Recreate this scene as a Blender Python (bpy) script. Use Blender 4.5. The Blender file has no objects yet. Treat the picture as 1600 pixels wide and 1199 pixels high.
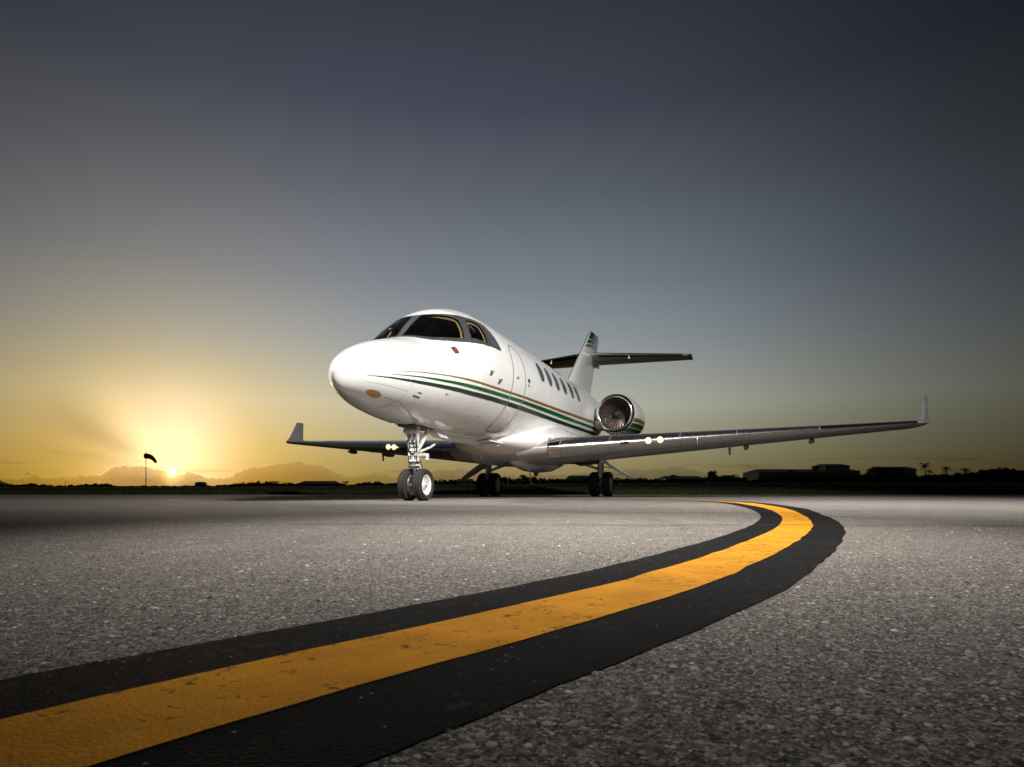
import bpy, bmesh, math, random
import numpy as np
from mathutils import Vector, Matrix
from mathutils.geometry import delaunay_2d_cdt

S = bpy.context.scene
COL = S.collection
R = math.radians
random.seed(7)
rng = np.random.default_rng(7)

# ------------------------------------------------------------------ camera
cam = bpy.data.cameras.new('camera')
cam_o = bpy.data.objects.new('camera', cam)
COL.objects.link(cam_o)
S.camera = cam_o
cam_o.location = (0, 0, .155)
cam_o.rotation_euler = (R(90), 0, 0)
cam.sensor_width = 36
cam.lens = 986 / 1600 * 36
cam.shift_y = 166.5 / 1600
cam.clip_start = .02
cam.clip_end = 6000
cam.dof.use_dof = True
cam.dof.focus_distance = 4.0
cam.dof.aperture_fstop = 22

# ------------------------------------------------------------------ sky
SUN_AZ, SUN_EL = -28.3, 1.5
W = bpy.data.worlds.new('World')
S.world = W
W.use_nodes = True


class NT:
    """small helper to write node maths"""
    def __init__(self, tree):
        self.t = tree

    def n(self, kind, **kw):
        nd = self.t.nodes.new(kind)
        for k, v in kw.items():
            setattr(nd, k, v)
        return nd

    def put(self, sock, v):
        if isinstance(v, bpy.types.NodeSocket):
            self.t.links.new(v, sock)
        elif v is not None:
            sock.default_value = v

    def m(self, op, a, b=None, c=None, clamp=False):
        nd = self.n('ShaderNodeMath', operation=op, use_clamp=clamp)
        for i, v in enumerate((a, b, c)):
            if v is not None:
                self.put(nd.inputs[i], v)
        return nd.outputs[0]

    def vm(self, op, a, b=None):
        nd = self.n('ShaderNodeVectorMath', operation=op)
        self.put(nd.inputs[0], a)
        if b is not None:
            self.put(nd.inputs[1], b)
        return nd

    def mix(self, f, a, b, blend='MIX'):
        nd = self.n('ShaderNodeMix', data_type='RGBA', blend_type=blend)
        nd.clamp_factor = True
        self.put(nd.inputs['Factor'], f)
        for s, v in ((nd.inputs[6], a), (nd.inputs[7], b)):
            if isinstance(v, tuple) and len(v) == 3:
                v = v + (1,)
            self.put(s, v)
        return nd.outputs[2]

    def ramp(self, fac, stops, interp='LINEAR'):
        nd = self.n('ShaderNodeValToRGB')
        cr = nd.color_ramp
        cr.interpolation = interp
        while len(cr.elements) < len(stops):
            cr.elements.new(.5)
        for e, (p, c) in zip(cr.elements, stops):
            e.position = p
            e.color = (c, c, c, 1) if isinstance(c, (int, float)) else tuple(c) + (1,)
        self.put(nd.inputs[0], fac)
        return nd.outputs[0]

    def sstep(self, x, lo, hi):
        nd = self.n('ShaderNodeMapRange', interpolation_type='SMOOTHSTEP')
        self.put(nd.inputs['Value'], x)
        nd.inputs['From Min'].default_value = lo
        nd.inputs['From Max'].default_value = hi
        return nd.outputs[0]

    def noise(self, vec, scale, detail=2, rough=.5, dist=0):
        nd = self.n('ShaderNodeTexNoise')
        self.put(nd.inputs['Vector'], vec)
        nd.inputs['Scale'].default_value = scale
        nd.inputs['Detail'].default_value = detail
        nd.inputs['Roughness'].default_value = rough
        nd.inputs['Distortion'].default_value = dist
        return nd.outputs[0]


def build_sky():
    t = NT(W.node_tree)
    bg = W.node_tree.nodes['Background']
    sk = t.n('ShaderNodeTexSky', sky_type='NISHITA', sun_disc=False)
    sk.sun_elevation = R(SUN_EL)
    sk.sun_rotation = R(SUN_AZ)
    sk.dust_density = 2.5
    tc = t.n('ShaderNodeTexCoord')
    d = t.vm('NORMALIZE', tc.outputs['Generated']).outputs[0]
    sp = t.n('ShaderNodeSeparateXYZ')
    t.put(sp.inputs[0], d)
    x, y, z = sp.outputs
    el = t.m('MULTIPLY', t.m('ARCSINE', z), 57.2958)
    az = t.m('MULTIPLY', t.m('ARCTAN2', x, y), 57.2958)
    sa, se = R(SUN_AZ), R(SUN_EL)
    sd = (math.sin(sa) * math.cos(se), math.cos(sa) * math.cos(se), math.sin(se))
    g = t.m('MULTIPLY', t.m('ARCCOSINE', t.m('MINIMUM', t.vm('DOT_PRODUCT', d, sd).outputs['Value'], .9999999)), 57.2958)
    # twilight arch: brightness against azimuth, colour against elevation
    dz = t.m('ADD', az, 2.9)
    wd = t.m('ADD', 31.7, t.m('MULTIPLY', t.m('LESS_THAN', dz, 0.0), 6.9))
    q = t.m('POWER', t.m('ABSOLUTE', t.m('DIVIDE', dz, wd)), 2.5)
    arch = t.m('ADD', .085, t.m('MULTIPLY', .915, t.m('EXPONENT', t.m('MULTIPLY', q, -1.0))))
    kn = [0, 3.5, 7.5, 13, 18, 25, 31, 38]
    rr = [.222, .312, .432, .270, .171, .0935, .0465, .0286]
    gg = [.150, .2918, .446, .306, .202, .1100, .0555, .0324]
    bb = [.030, .1665, .362, .330, .246, .1390, .083, .0460]
    stops = [(e / 90, (a, b_, c)) for e, a, b_, c in zip(kn, rr, gg, bb)] + [(1, (.012, .014, .022))]
    dome = t.ramp(t.m('DIVIDE', el, 90), stops)
    sky = t.vm('SCALE', dome)
    t.put(sky.inputs['Scale'], arch)
    sky = sky.outputs[0]

    def add(a, col, k):
        s_ = t.vm('SCALE', col if isinstance(col, bpy.types.NodeSocket) else col)
        t.put(s_.inputs['Scale'], k)
        return t.vm('ADD', a, s_.outputs[0]).outputs[0]
    ge = R(SUN_EL + 1.4)
    gd = (math.sin(sa) * math.cos(ge), math.cos(sa) * math.cos(ge), math.sin(ge))
    gh = t.m('MULTIPLY', t.m('ARCCOSINE', t.m('MINIMUM', t.vm('DOT_PRODUCT', d, gd).outputs['Value'], .9999999)), 57.2958)
    gl1 = t.m('EXPONENT', t.m('MULTIPLY', t.m('POWER', t.m('DIVIDE', gh, 4.1), 2.0), -1.0))
    gl2 = t.m('EXPONENT', t.m('DIVIDE', g, -7.3))
    sky = add(sky, sk.outputs[0], .008)
    sky = add(sky, (.44, .38, .44), gl1)
    sky = add(sky, (.92, .58, .02), gl2)
    sky = t.mix(t.m('MULTIPLY', t.sstep(el, 6, 14), t.m('SUBTRACT', 1, t.sstep(az, -45, 10))), sky, t.vm('MULTIPLY', sky, (.895, .985, 1.15)).outputs[0])
    sky = t.mix(t.m('MULTIPLY', t.sstep(el, 20, 30), t.sstep(az, -10, 25)), sky, t.vm('MULTIPLY', sky, (1.0, .97, .93)).outputs[0])
    # shafts of shade from the cloud beside the sun
    ps = t.m('MULTIPLY', t.m('ARCTAN2', t.m('SUBTRACT', el, SUN_EL), t.m('SUBTRACT', az, SUN_AZ)), 57.2958)
    fade = t.m('MULTIPLY', t.sstep(g, 2.2, 4.0), t.m('SUBTRACT', 1, t.sstep(g, 5.5, 11.0)))

    def shaft(a, w_, k):
        v = t.m('EXPONENT', t.m('MULTIPLY', t.m('POWER', t.m('DIVIDE', t.m('SUBTRACT', ps, a), w_), 2.0), -1.0))
        return t.m('MULTIPLY', t.m('MULTIPLY', v, k), fade)
    shade = t.m('SUBTRACT', 1, t.m('ADD', shaft(152, 10, .24), t.m('ADD', shaft(170, 5, .10), shaft(126, 12, -.08))))
    s_ = t.vm('SCALE', sky)
    t.put(s_.inputs['Scale'], shade)
    sky = s_.outputs[0]
    # cloud banks low on the horizon: top height against azimuth, broken up by noise
    tops = [(0, 747), (90, 745), (160, 741), (172, 729), (215, 727), (254, 731), (263, 744), (269, 746), (276, 741),
            (290, 737), (312, 739), (324, 747), (362, 745), (392, 729), (430, 726), (468, 721), (500, 726), (530, 740),
            (556, 746), (578, 739), (600, 744), (650, 745), (690, 733), (745, 735), (800, 743), (900, 741), (945, 733),
            (1010, 734), (1060, 728), (1092, 737), (1150, 746), (1600, 752)]
    st = []
    for px, py in tops:
        a = math.degrees(math.atan((px - 800) / 986))
        e = math.degrees(math.atan((766 - py) / math.hypot(986, px - 800)))
        st.append(((a + 45) / 90, e / 4))
    h = t.m('MULTIPLY', t.ramp(t.m('DIVIDE', t.m('ADD', az, 45), 90), st), 4)
    cv = t.n('ShaderNodeCombineXYZ')
    t.put(cv.inputs[0], az)
    t.put(cv.inputs[1], t.m('MULTIPLY', el, 1.3))
    nz = t.noise(cv.outputs[0], .9, 6, .62)
    n2 = t.noise(cv.outputs[0], 5.5, 5, .65)
    hh = t.m('ADD', h, t.m('ADD', t.m('MULTIPLY', t.m('SUBTRACT', nz, .5), .9), t.m('MULTIPLY', t.m('SUBTRACT', n2, .5), .8)))
    dd = t.m('SUBTRACT', hh, el)
    near = t.m('EXPONENT', t.m('DIVIDE', g, -16.0))
    mask = t.sstep(dd, -.05, .13)
    body = t.mix(near, (.56, .60, .86), (.80, .58, .36))
    core = t.m('EXPONENT', t.m('MULTIPLY', t.m('POWER', t.m('DIVIDE', g, 4.0), 2.0), -1.0))
    body = t.mix(core, body, (.17, .135, .09))
    body = t.mix(t.sstep(dd, .1, 1.3), t.mix(.35, body, (1, 1, 1)), body)
    cl = t.vm('MULTIPLY', sky, body).outputs[0]
    sky = t.mix(t.m('MULTIPLY', mask, .92), sky, cl)
    rim = t.m('EXPONENT', t.m('MULTIPLY', t.m('POWER', t.m('DIVIDE', t.m('SUBTRACT', dd, .02), .055), 2.0), -1.0))
    rim = t.m('MULTIPLY', rim, t.m('EXPONENT', t.m('DIVIDE', g, -3.5)))
    sky = add(sky, (.9, .62, .25), t.m('MULTIPLY', rim, .9))
    # thin streaks of cloud to the right
    sv = t.n('ShaderNodeCombineXYZ')
    t.put(sv.inputs[0], t.m('MULTIPLY', az, .16))
    t.put(sv.inputs[1], t.m('MULTIPLY', el, 2.2))
    stn = t.sstep(t.noise(sv.outputs[0], 1.0, 4, .55), .52, .72)
    band = t.m('MULTIPLY', t.sstep(el, .6, 1.4), t.m('SUBTRACT', 1, t.sstep(el, 2.0, 3.2)))
    k = t.m('SUBTRACT', 1, t.m('MULTIPLY', t.m('MULTIPLY', stn, band), .28))
    s_ = t.vm('SCALE', sky)
    t.put(s_.inputs['Scale'], k)
    sky = s_.outputs[0]
    # the sun's own glare where it breaks between the clouds
    sg = t.m('EXPONENT', t.m('MULTIPLY', t.m('POWER', t.m('DIVIDE', g, .17), 2.0), -1.0))
    sky = add(sky, (2.6, 1.9, .9), sg)
    sg = t.m('EXPONENT', t.m('DIVIDE', g, -.30))
    sky = add(sky, (1.3, .85, .25), sg)
    sg = t.m('EXPONENT', t.m('DIVIDE', g, -.62))
    sky = add(sky, (.5, .30, .06), sg)
    sg = t.m('EXPONENT', t.m('DIVIDE', g, -.9))
    sky = add(sky, (.30, .16, .03), sg)
    t.put(bg.inputs[0], sky)
    bg.inputs[1].default_value = 1.0


build_sky()

# ------------------------------------------------------------------ lights
sun = bpy.data.lights.new('sun', 'SUN')
sun.energy = .12
sun.angle = R(.53)
sun.color = (1, .62, .3)
sun_o = bpy.data.objects.new('sun', sun)
COL.objects.link(sun_o)
sv = Vector((math.sin(R(SUN_AZ)) * math.cos(R(SUN_EL)), math.cos(R(SUN_AZ)) * math.cos(R(SUN_EL)), math.sin(R(SUN_EL))))
sun_o.rotation_euler = sv.to_track_quat('Z', 'Y').to_euler()


def flood(name, loc, target, power, cone, blend, radius, color):
    l = bpy.data.lights.new(name, 'SPOT')
    l.energy = power
    l.spot_size = R(cone)
    l.spot_blend = blend
    l.shadow_soft_size = radius
    l.color = color
    o = bpy.data.objects.new(name, l)
    COL.objects.link(o)
    o.location = loc
    o.rotation_euler = (Vector(loc) - Vector(target)).to_track_quat('Z', 'Y').to_euler()
    return o


# the photographer's flood lamp, high behind and to the right of the camera
flood('flood_lamp', (5.8, .2, 7.4), (1.2, 11.6, 1.2), 12400, 88, 1.0, .9, (1, .965, .925))
# a third lamp out of frame at the left, edging the nose
flood('edge_lamp', (-9.0, 8.5, 5.6), (-1.7, 8.6, 2.0), 7600, 36, 1.0, .5, (1, .97, .93))
# a second, smaller lamp held over the painted line just above the picture
flood('line_lamp', (.45, 2.3, 2.95), (.28, 2.35, 0), 760, 77, 1.0, .25, (1, .955, .905))

S.view_settings.view_transform = 'Standard'
S.view_settings.look = 'None'
S.view_settings.exposure = 0
S.view_settings.gamma = 1
S.view_settings.use_curve_mapping = False


# ------------------------------------------------------------------ materials
def mat(name, color, rough=.5, metal=0.0, coat=0.0, spec=.5, emit=None, es=0):
    m = bpy.data.materials.new(name)
    m.use_nodes = True
    p = m.node_tree.nodes['Principled BSDF']
    p.inputs['Base Color'].default_value = tuple(color) + (1,)
    p.inputs['Roughness'].default_value = rough
    p.inputs['Metallic'].default_value = metal
    p.inputs['Coat Weight'].default_value = coat
    p.inputs['Coat Roughness'].default_value = .06
    p.inputs['Specular IOR Level'].default_value = spec
    if emit:
        p.inputs['Emission Color'].default_value = tuple(emit) + (1,)
        p.inputs['Emission Strength'].default_value = es
    return m


def vary(m, scale, amt, rough_amt=.0, bump=0, bscale=None, detail=4, dirt=None, dirt_scale=2.0, dirt_lo=.55, dirt_hi=.75, dirt_k=.6):
    """noise on colour, roughness and relief of a plain material"""
    t = NT(m.node_tree)
    p = m.node_tree.nodes['Principled BSDF']
    tc = t.n('ShaderNodeTexCoord').outputs['Object']
    n = t.noise(tc, scale, detail, .6)
    base = tuple(p.inputs['Base Color'].default_value)
    lo = tuple(max(0, c * (1 - amt)) for c in base[:3])
    hi = tuple(min(1, c * (1 + amt)) for c in base[:3])
    c = t.mix(t.sstep(n, .25, .75), lo, hi)
    if dirt:
        dn = t.noise(tc, dirt_scale, 6, .65, .4)
        c = t.mix(t.m('MULTIPLY', t.sstep(dn, dirt_lo, dirt_hi), dirt_k), c, dirt)
    t.put(p.inputs['Base Color'], c)
    if rough_amt:
        r0 = p.inputs['Roughness'].default_value
        t.put(p.inputs['Roughness'], t.m('ADD', r0 - rough_amt, t.m('MULTIPLY', n, 2 * rough_amt)))
    if bump:
        b = t.n('ShaderNodeBump')
        b.inputs['Strength'].default_value = bump
        b.inputs['Distance'].default_value = .01
        t.put(b.inputs['Height'], t.noise(tc, bscale or scale, detail, .6))
        t.put(p.inputs['Normal'], b.outputs[0])
    return m


M = {}
M['white'] = vary(mat('white_paint', (.80, .80, .785), .22, 0, .6), 1.5, .02, .05, dirt=(.55, .52, .47), dirt_scale=2.4, dirt_lo=.6, dirt_hi=.85, dirt_k=.22)
M['radome'] = vary(mat('radome_paint', (.79, .785, .765), .27, 0, .5), 2, .02, .04)
M['gold'] = vary(mat('gold_stripe', (.30, .165, .028), .28, .25, .4), 30, .12, .04)
M['green'] = vary(mat('green_stripe', (.008, .105, .022), .22, 0, .6), 5, .10, .03)
M['dark'] = vary(mat('dark_stripe', (.011, .026, .021), .22, 0, .6), 5, .12, .03)
M['frame'] = vary(mat('window_frame_paint', (.050, .054, .062), .42), 60, .25, .1)
M['tan'] = vary(mat('cockpit_trim', (.52, .38, .13), .5), 8, .12)
M['seal'] = mat('door_seal', (.20, .197, .19), .55)
M['seam'] = mat('skin_joint_sealant', (.40, .395, .385), .5)
M['chrome'] = vary(mat('polished_metal', (.74, .73, .72), .16, 1.0), 9, .06, .06)
M['alu'] = vary(mat('bare_leading_edge', (.62, .61, .60), .30, 1.0), 12, .10, .08, dirt=(.35, .33, .31), dirt_scale=6, dirt_k=.35)
M['wing'] = vary(mat('wing_grey_paint', (.36, .35, .345), .30, .15, .3), 3, .08, .06, dirt=(.16, .15, .14), dirt_scale=3, dirt_lo=.55, dirt_hi=.8, dirt_k=.5)
M['winglet'] = vary(mat('winglet_darkened_grey', (.27, .268, .262), .3, .1, .4), 4, .06, .05)  # grey set darker, putting the starboard winglet's unlit look into the colour
M['gearw'] = vary(mat('gear_enamel', (.70, .69, .65), .38, 0, .2), 25, .10, .1, dirt=(.09, .07, .05), dirt_scale=18, dirt_lo=.56, dirt_hi=.66, dirt_k=.7)
M['steel'] = vary(mat('oleo_steel', (.55, .55, .56), .2, 1.0), 20, .1, .08)
M['tyre'] = vary(mat('tyre_rubber', (.022, .021, .020), .78), 40, .25, .08, .25, 160)
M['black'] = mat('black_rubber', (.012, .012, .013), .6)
M['bay'] = vary(mat('wheel_bay', (.06, .058, .05), .7), 12, .4)
M['fan'] = vary(mat('fan_blade_metal', (.20, .145, .12), .36, .6), 20, .2, .08)
M['spin'] = vary(mat('spinner_metal', (.13, .115, .095), .34, .6), 14, .15, .08)
M['duct'] = vary(mat('intake_duct', (.12, .11, .10), .45, .5), 9, .15, .08)
M['red'] = mat('red_paint', (.36, .02, .015), .45)
M['blue'] = mat('blue_enamel', (.02, .05, .22), .35)
M['grey'] = vary(mat('grey_paint', (.30, .30, .295), .4), 10, .1)
M['interior'] = vary(mat('cockpit_lining', (.34, .29, .22), .8), 12, .4)
M['panel'] = vary(mat('instrument_panel', (.05, .05, .05), .6), 30, .4)
M['leather'] = vary(mat('seat_leather', (.24, .18, .12), .55), 25, .2)
M['amber'] = vary(mat('amber_lens', (.46, .22, .05), .22, .35, .5), 30, .25)
M['bulb'] = mat('lit_lamp', (1, .9, .7), .3, 0, 0, .5, (1, .80, .52), 16)
M['bulb2'] = mat('lit_small_lamp', (1, .85, .6), .3, 0, 0, .5, (1, .62, .26), 1.5)
M['pane'] = vary(mat('cabin_window_pane', (.070, .075, .080), .12, 0, .4), 6, .3, .04)


def glass_mat():
    m = bpy.data.materials.new('windscreen_glass')
    m.use_nodes = True
    t = NT(m.node_tree)
    out = m.node_tree.nodes['Material Output']
    m.node_tree.nodes.remove(m.node_tree.nodes['Principled BSDF'])
    tr = t.n('ShaderNodeBsdfTransparent')
    tr.inputs[0].default_value = (.62, .62, .60, 1)
    gl = t.n('ShaderNodeBsdfGlossy')
    gl.inputs[0].default_value = (1, 1, 1, 1)
    gl.inputs['Roughness'].default_value = .03
    fr = t.n('ShaderNodeFresnel')
    fr.inputs[0].default_value = 1.5
    mx = t.n('ShaderNodeMixShader')
    t.put(mx.inputs[0], fr.outputs[0])
    t.put(mx.inputs[1], tr.outputs[0])
    t.put(mx.inputs[2], gl.outputs[0])
    t.put(out.inputs[0], mx.outputs[0])
    return m


M['glass'] = glass_mat()


# ------------------------------------------------------------------ mesh helpers
def link(name, me, m, parent=None, loc=None, rot=None):
    o = bpy.data.objects.new(name, me)
    COL.objects.link(o)
    if m is not None and not me.materials:
        me.materials.append(m)
    if parent is not None:
        o.parent = parent
    if loc is not None:
        o.location = loc
    if rot is not None:
        o.rotation_euler = rot
    return o


def mesh(name, v, f, smooth=True, fix=True, sharp=None):
    me = bpy.data.meshes.new(name)
    me.from_pydata([tuple(map(float, p)) for p in v], [], f)
    if fix:
        bm = bmesh.new()
        bm.from_mesh(me)
        bmesh.ops.recalc_face_normals(bm, faces=bm.faces)
        bm.to_mesh(me)
        bm.free()
    if smooth:
        me.shade_smooth()
        if sharp:
            me.set_sharp_from_angle(angle=R(sharp))
    return me


def mk(name, v, f, m, parent=None, smooth=True, fix=True, sharp=40, loc=None, rot=None):
    return link(name, mesh(name, v, f, smooth, fix, sharp), m, parent, loc, rot)


class MB:
    """collects several solids into one mesh (one part)"""
    def __init__(self):
        self.v, self.f = [], []

    def add(self, v, f):
        n = len(self.v)
        self.v += [tuple(p) for p in v]
        self.f += [tuple(i + n for i in q) for q in f]
        return self

    def tube(self, pts, rad, n=12, caps=True):
        pts = [Vector(p) for p in pts]
        if not isinstance(rad, (list, tuple)):
            rad = [rad] * len(pts)
        v, f = [], []
        up = None
        for i, p in enumerate(pts):
            a = pts[max(i - 1, 0)]
            b = pts[min(i + 1, len(pts) - 1)]
            d = b - a
            if d.length < 1e-6:
                d = pts[-1] - pts[0]
            d.normalize()
            if up is None:
                up = Vector((0, 0, 1)) if abs(d.z) < .9 else Vector((1, 0, 0))
            s = d.cross(up).normalized()
            w = s.cross(d).normalized()
            up = w
            for k in range(n):
                an = 2 * math.pi * k / n
                v.append(p + rad[i] * (math.cos(an) * s + math.sin(an) * w))
        for i in range(len(pts) - 1):
            for k in range(n):
                a = i * n + k
                b = i * n + (k + 1) % n
                f.append((a, b, b + n, a + n))
        if caps:
            f.append(tuple(range(n))[::-1])
            f.append(tuple(range((len(pts) - 1) * n, len(pts) * n)))
        return self.add(v, f)

    def box(self, c, s, bev=0, rot=None):
        bm = bmesh.new()
        bmesh.ops.create_cube(bm, size=1)
        bmesh.ops.scale(bm, vec=s, verts=bm.verts)
        if bev:
            bmesh.ops.bevel(bm, geom=bm.edges[:], offset=bev, segments=2, affect='EDGES', profile=.5)
        if rot:
            bmesh.ops.rotate(bm, cent=(0, 0, 0), matrix=rot, verts=bm.verts)
        bm.verts.ensure_lookup_table()
        v = [p.co + Vector(c) for p in bm.verts]
        f = [tuple(q.index for q in fc.verts) for fc in bm.faces]
        bm.free()
        return self.add(v, f)

    def lathe(self, prof, axis='x', n=32, c=(0, 0, 0), closed=False, caps=True):
        v, f = [], []
        c = Vector(c)
        for a, r in prof:
            for k in range(n):
                an = 2 * math.pi * k / n
                p, q = r * math.cos(an), r * math.sin(an)
                v.append(c + Vector({'x': (a, p, q), 'y': (p, a, q), 'z': (p, q, a)}[axis]))
        m_ = len(prof)
        for i in range(m_ - 1 if not closed else m_):
            for k in range(n):
                a = i * n + k
                b = i * n + (k + 1) % n
                j = (i + 1) % m_
                f.append((a, b, j * n + (k + 1) % n, j * n + k))
        if not closed and caps:
            if prof[0][1] > 1e-4:
                f.append(tuple(range(n))[::-1])
            if prof[-1][1] > 1e-4:
                f.append(tuple(range((m_ - 1) * n, m_ * n)))
        return self.add(v, f)

    def out(self, name, m, parent=None, smooth=True, sharp=35, loc=None, rot=None):
        return mk(name, self.v, self.f, m, parent, smooth, True, sharp, loc, rot)


def empty(name, loc=(0, 0, 0), rz=0, label=None, cat=None, group=None):
    o = bpy.data.objects.new(name, None)
    COL.objects.link(o)
    o.location = loc
    o.rotation_euler = (0, 0, rz)
    o.empty_display_size = .2
    if label:
        o['label'] = label
    if cat:
        o['category'] = cat
    if group:
        o['group'] = group
    return o


def tag(o, label=None, cat=None, group=None, kind=None):
    for k, v in (('label', label), ('category', cat), ('group', group), ('kind', kind)):
        if v:
            o[k] = v
    return o


def pchip(x, y, xi):
    x = np.array(x, float)
    y = np.array(y, float)
    xi = np.asarray(xi, float)
    hh = np.diff(x)
    d = np.diff(y) / hh
    m = np.zeros_like(y)
    for i in range(1, len(x) - 1):
        if d[i - 1] * d[i] > 0:
            w1 = 2 * hh[i] + hh[i - 1]
            w2 = hh[i] + 2 * hh[i - 1]
            m[i] = (w1 + w2) / (w1 / d[i - 1] + w2 / d[i])
    m[0] = d[0]
    m[-1] = d[-1]
    k = np.clip(np.searchsorted(x, xi) - 1, 0, len(x) - 2)
    t = (xi - x[k]) / hh[k]
    return (1 + 2 * t) * (1 - t) ** 2 * y[k] + t * (1 - t) ** 2 * hh[k] * m[k] + t * t * (3 - 2 * t) * y[k + 1] + t * t * (t - 1) * hh[k] * m[k + 1]


# ------------------------------------------------------------------ ground
APRON_EDGE = 21.5


def terrain(x, y):
    if y <= APRON_EDGE:
        return -.04
    s = min(1, (y - APRON_EDGE) / 280)
    q = min(1, max(0, (x / y + .5) / .8))
    a = 1.75 + 1.75 * q * q * (3 - 2 * q)
    return -.04 + a * (s ** .8)


def asphalt_mat():
    m = mat('asphalt', (.1, .1, .1), .85, 0, 0, .15)
    t = NT(m.node_tree)
    p = m.node_tree.nodes['Principled BSDF']
    tc = t.n('ShaderNodeTexCoord').outputs['Object']
    nz = t.n('ShaderNodeTexNoise')
    t.put(nz.inputs['Vector'], tc)
    nz.inputs['Scale'].default_value = 320
    nz.inputs['Detail'].default_value = 2
    sc = t.vm('SCALE', nz.outputs[1])
    sc.inputs['Scale'].default_value = .003
    wv = t.vm('ADD', tc, sc.outputs[0]).outputs[0]

    def vor(scale):
        v = t.n('ShaderNodeTexVoronoi')
        t.put(v.inputs['Vector'], wv)
        v.inputs['Scale'].default_value = scale
        s_ = t.n('ShaderNodeSeparateColor')
        t.put(s_.inputs[0], v.outputs['Color'])
        return v.outputs['Distance'], s_.outputs[0], s_.outputs[1]
    d1, r1, q1 = vor(430)
    d2, r2, q2 = vor(230)
    d3, r3, q3 = vor(60)
    base = t.ramp(r1, [(0, (.030, .029, .028)), (.3, (.11, .105, .098)), (.65, (.25, .236, .22)), (.88, (.44, .415, .38)), (1, (.75, .70, .64))])
    big = t.ramp(r2, [(0, (.07, .067, .063)), (.5, (.20, .187, .172)), (.85, (.36, .335, .30)), (1, (.6, .56, .5))])
    c = t.mix(t.sstep(q2, .55, .6), base, big)
    c = t.mix(t.m('MULTIPLY', t.sstep(r3, .90, .93), t.m('SUBTRACT', 1, t.sstep(d3, .16, .30))), c, (.42, .375, .32))
    tint = t.mix(t.sstep(q1, .78, .95), (1, 1, 1), (1.1, .97, .80))
    c = t.mix(1.0, c, tint, 'MULTIPLY')
    l = t.noise(tc, .35, 5, .6)
    c = t.mix(1.0, c, t.ramp(l, [(.25, (.72, .72, .73)), (.75, (1.12, 1.1, 1.08))]), 'MULTIPLY')
    l2 = t.noise(tc, 5, 4, .6)
    c = t.mix(1.0, c, t.ramp(l2, [(.25, (.84, .84, .85)), (.75, (1.1, 1.09, 1.08))]), 'MULTIPLY')
    # faint turning tyre marks and old stains
    for cx, cy, rad, wd_, k_ in ((-3.4, 3.2, 4.15, .045, .30), (-3.4, 3.2, 4.02, .03, .2), (4.4, 5.6, 3.2, .06, .28), (.6, 9.5, 5.2, .06, .25), (-7, 2, 6.4, .08, .22)):
        dv = t.vm('DISTANCE', t.vm('MULTIPLY', tc, (1, 1, 0)).outputs[0], (cx, cy, 0)).outputs['Value']
        e_ = t.m('EXPONENT', t.m('MULTIPLY', t.m('POWER', t.m('DIVIDE', t.m('SUBTRACT', dv, rad), wd_), 2.0), -1.0))
        e_ = t.m('MULTIPLY', t.m('MULTIPLY', e_, k_), t.sstep(t.noise(tc, 1.3, 3, .6), .35, .6))
        c = t.mix(e_, c, (.03, .029, .028))
    sn = t.noise(tc, 1.1, 5, .62, .5)
    c = t.mix(t.m('MULTIPLY', t.sstep(sn, .62, .74), .35), c, (.055, .05, .046))
    t.put(p.inputs['Base Color'], c)
    b = t.n('ShaderNodeBump')
    b.inputs['Strength'].default_value = .55
    b.inputs['Distance'].default_value = .0016
    hgt = t.m('SUBTRACT', t.m('MULTIPLY', r1, .9), t.m('MULTIPLY', d1, .9))
    hgt = t.m('ADD', hgt, t.m('MULTIPLY', t.m('SUBTRACT', r2, d2), .8))
    t.put(b.inputs['Height'], hgt)
    t.put(p.inputs['Normal'], b.outputs[0])
    t.put(p.inputs['Roughness'], t.m('ADD', .7, t.m('MULTIPLY', q1, .3)))
    return m


M['asphalt'] = asphalt_mat()


def line_points():
    p = [(-.95, -.55), (-.62, -.02), (-.45, .258), (-.343, .420), (-.310, .469), (-.281, .507), (-.256, .535), (-.185, .613), (.005, .835),
         (.228, 1.122), (.364, 1.330), (.524, 1.589), (.74, 1.951), (1.036, 2.49), (1.222, 2.87), (1.457, 3.396), (1.762, 4.187), (2.120, 5.27),
         (2.44, 6.503), (2.66, 7.6), (2.70, 8.5), (2.50, 9.5), (2.0, 10.3), (1.2, 10.95), (0, 11.5), (-2, 12.0), (-6, 12.4), (-14, 12.7), (-40, 13)]
    out = []
    for i in range(1, len(p) - 2):
        a, b, c, d = [Vector(q) for q in p[i - 1:i + 3]]
        ta, tb, tcx = (b - a).length ** .5, (c - b).length ** .5, (d - c).length ** .5
        n = max(3, int((c - b).length / .02)) if c.y < 6 else max(4, int((c - b).length / .06))
        n = min(n, 60)
        for k in range(n):
            t = k / n
            m1 = ((b - a) / ta - (c - a) / (ta + tb) + (c - b) / tb) * tb
            m2 = ((c - b) / tb - (d - b) / (tb + tcx) + (d - c) / tcx) * tb
            out.append((2 * t ** 3 - 3 * t * t + 1) * b + (t ** 3 - 2 * t * t + t) * m1 + (-2 * t ** 3 + 3 * t * t) * c + (t ** 3 - t * t) * m2)
    o = np.array([(q.x, q.y) for q in out])
    d = np.concatenate([[0], np.cumsum(np.linalg.norm(np.diff(o, axis=0), axis=1))])
    st = np.concatenate([np.arange(0, 13, .02), np.arange(13, d[-1], .1)])
    o = np.stack([np.interp(st, d, o[:, 0]), np.interp(st, d, o[:, 1])], 1)
    for _ in range(60):
        o[1:-1] = .25 * o[:-2] + .5 * o[1:-1] + .25 * o[2:]
    return o


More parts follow.
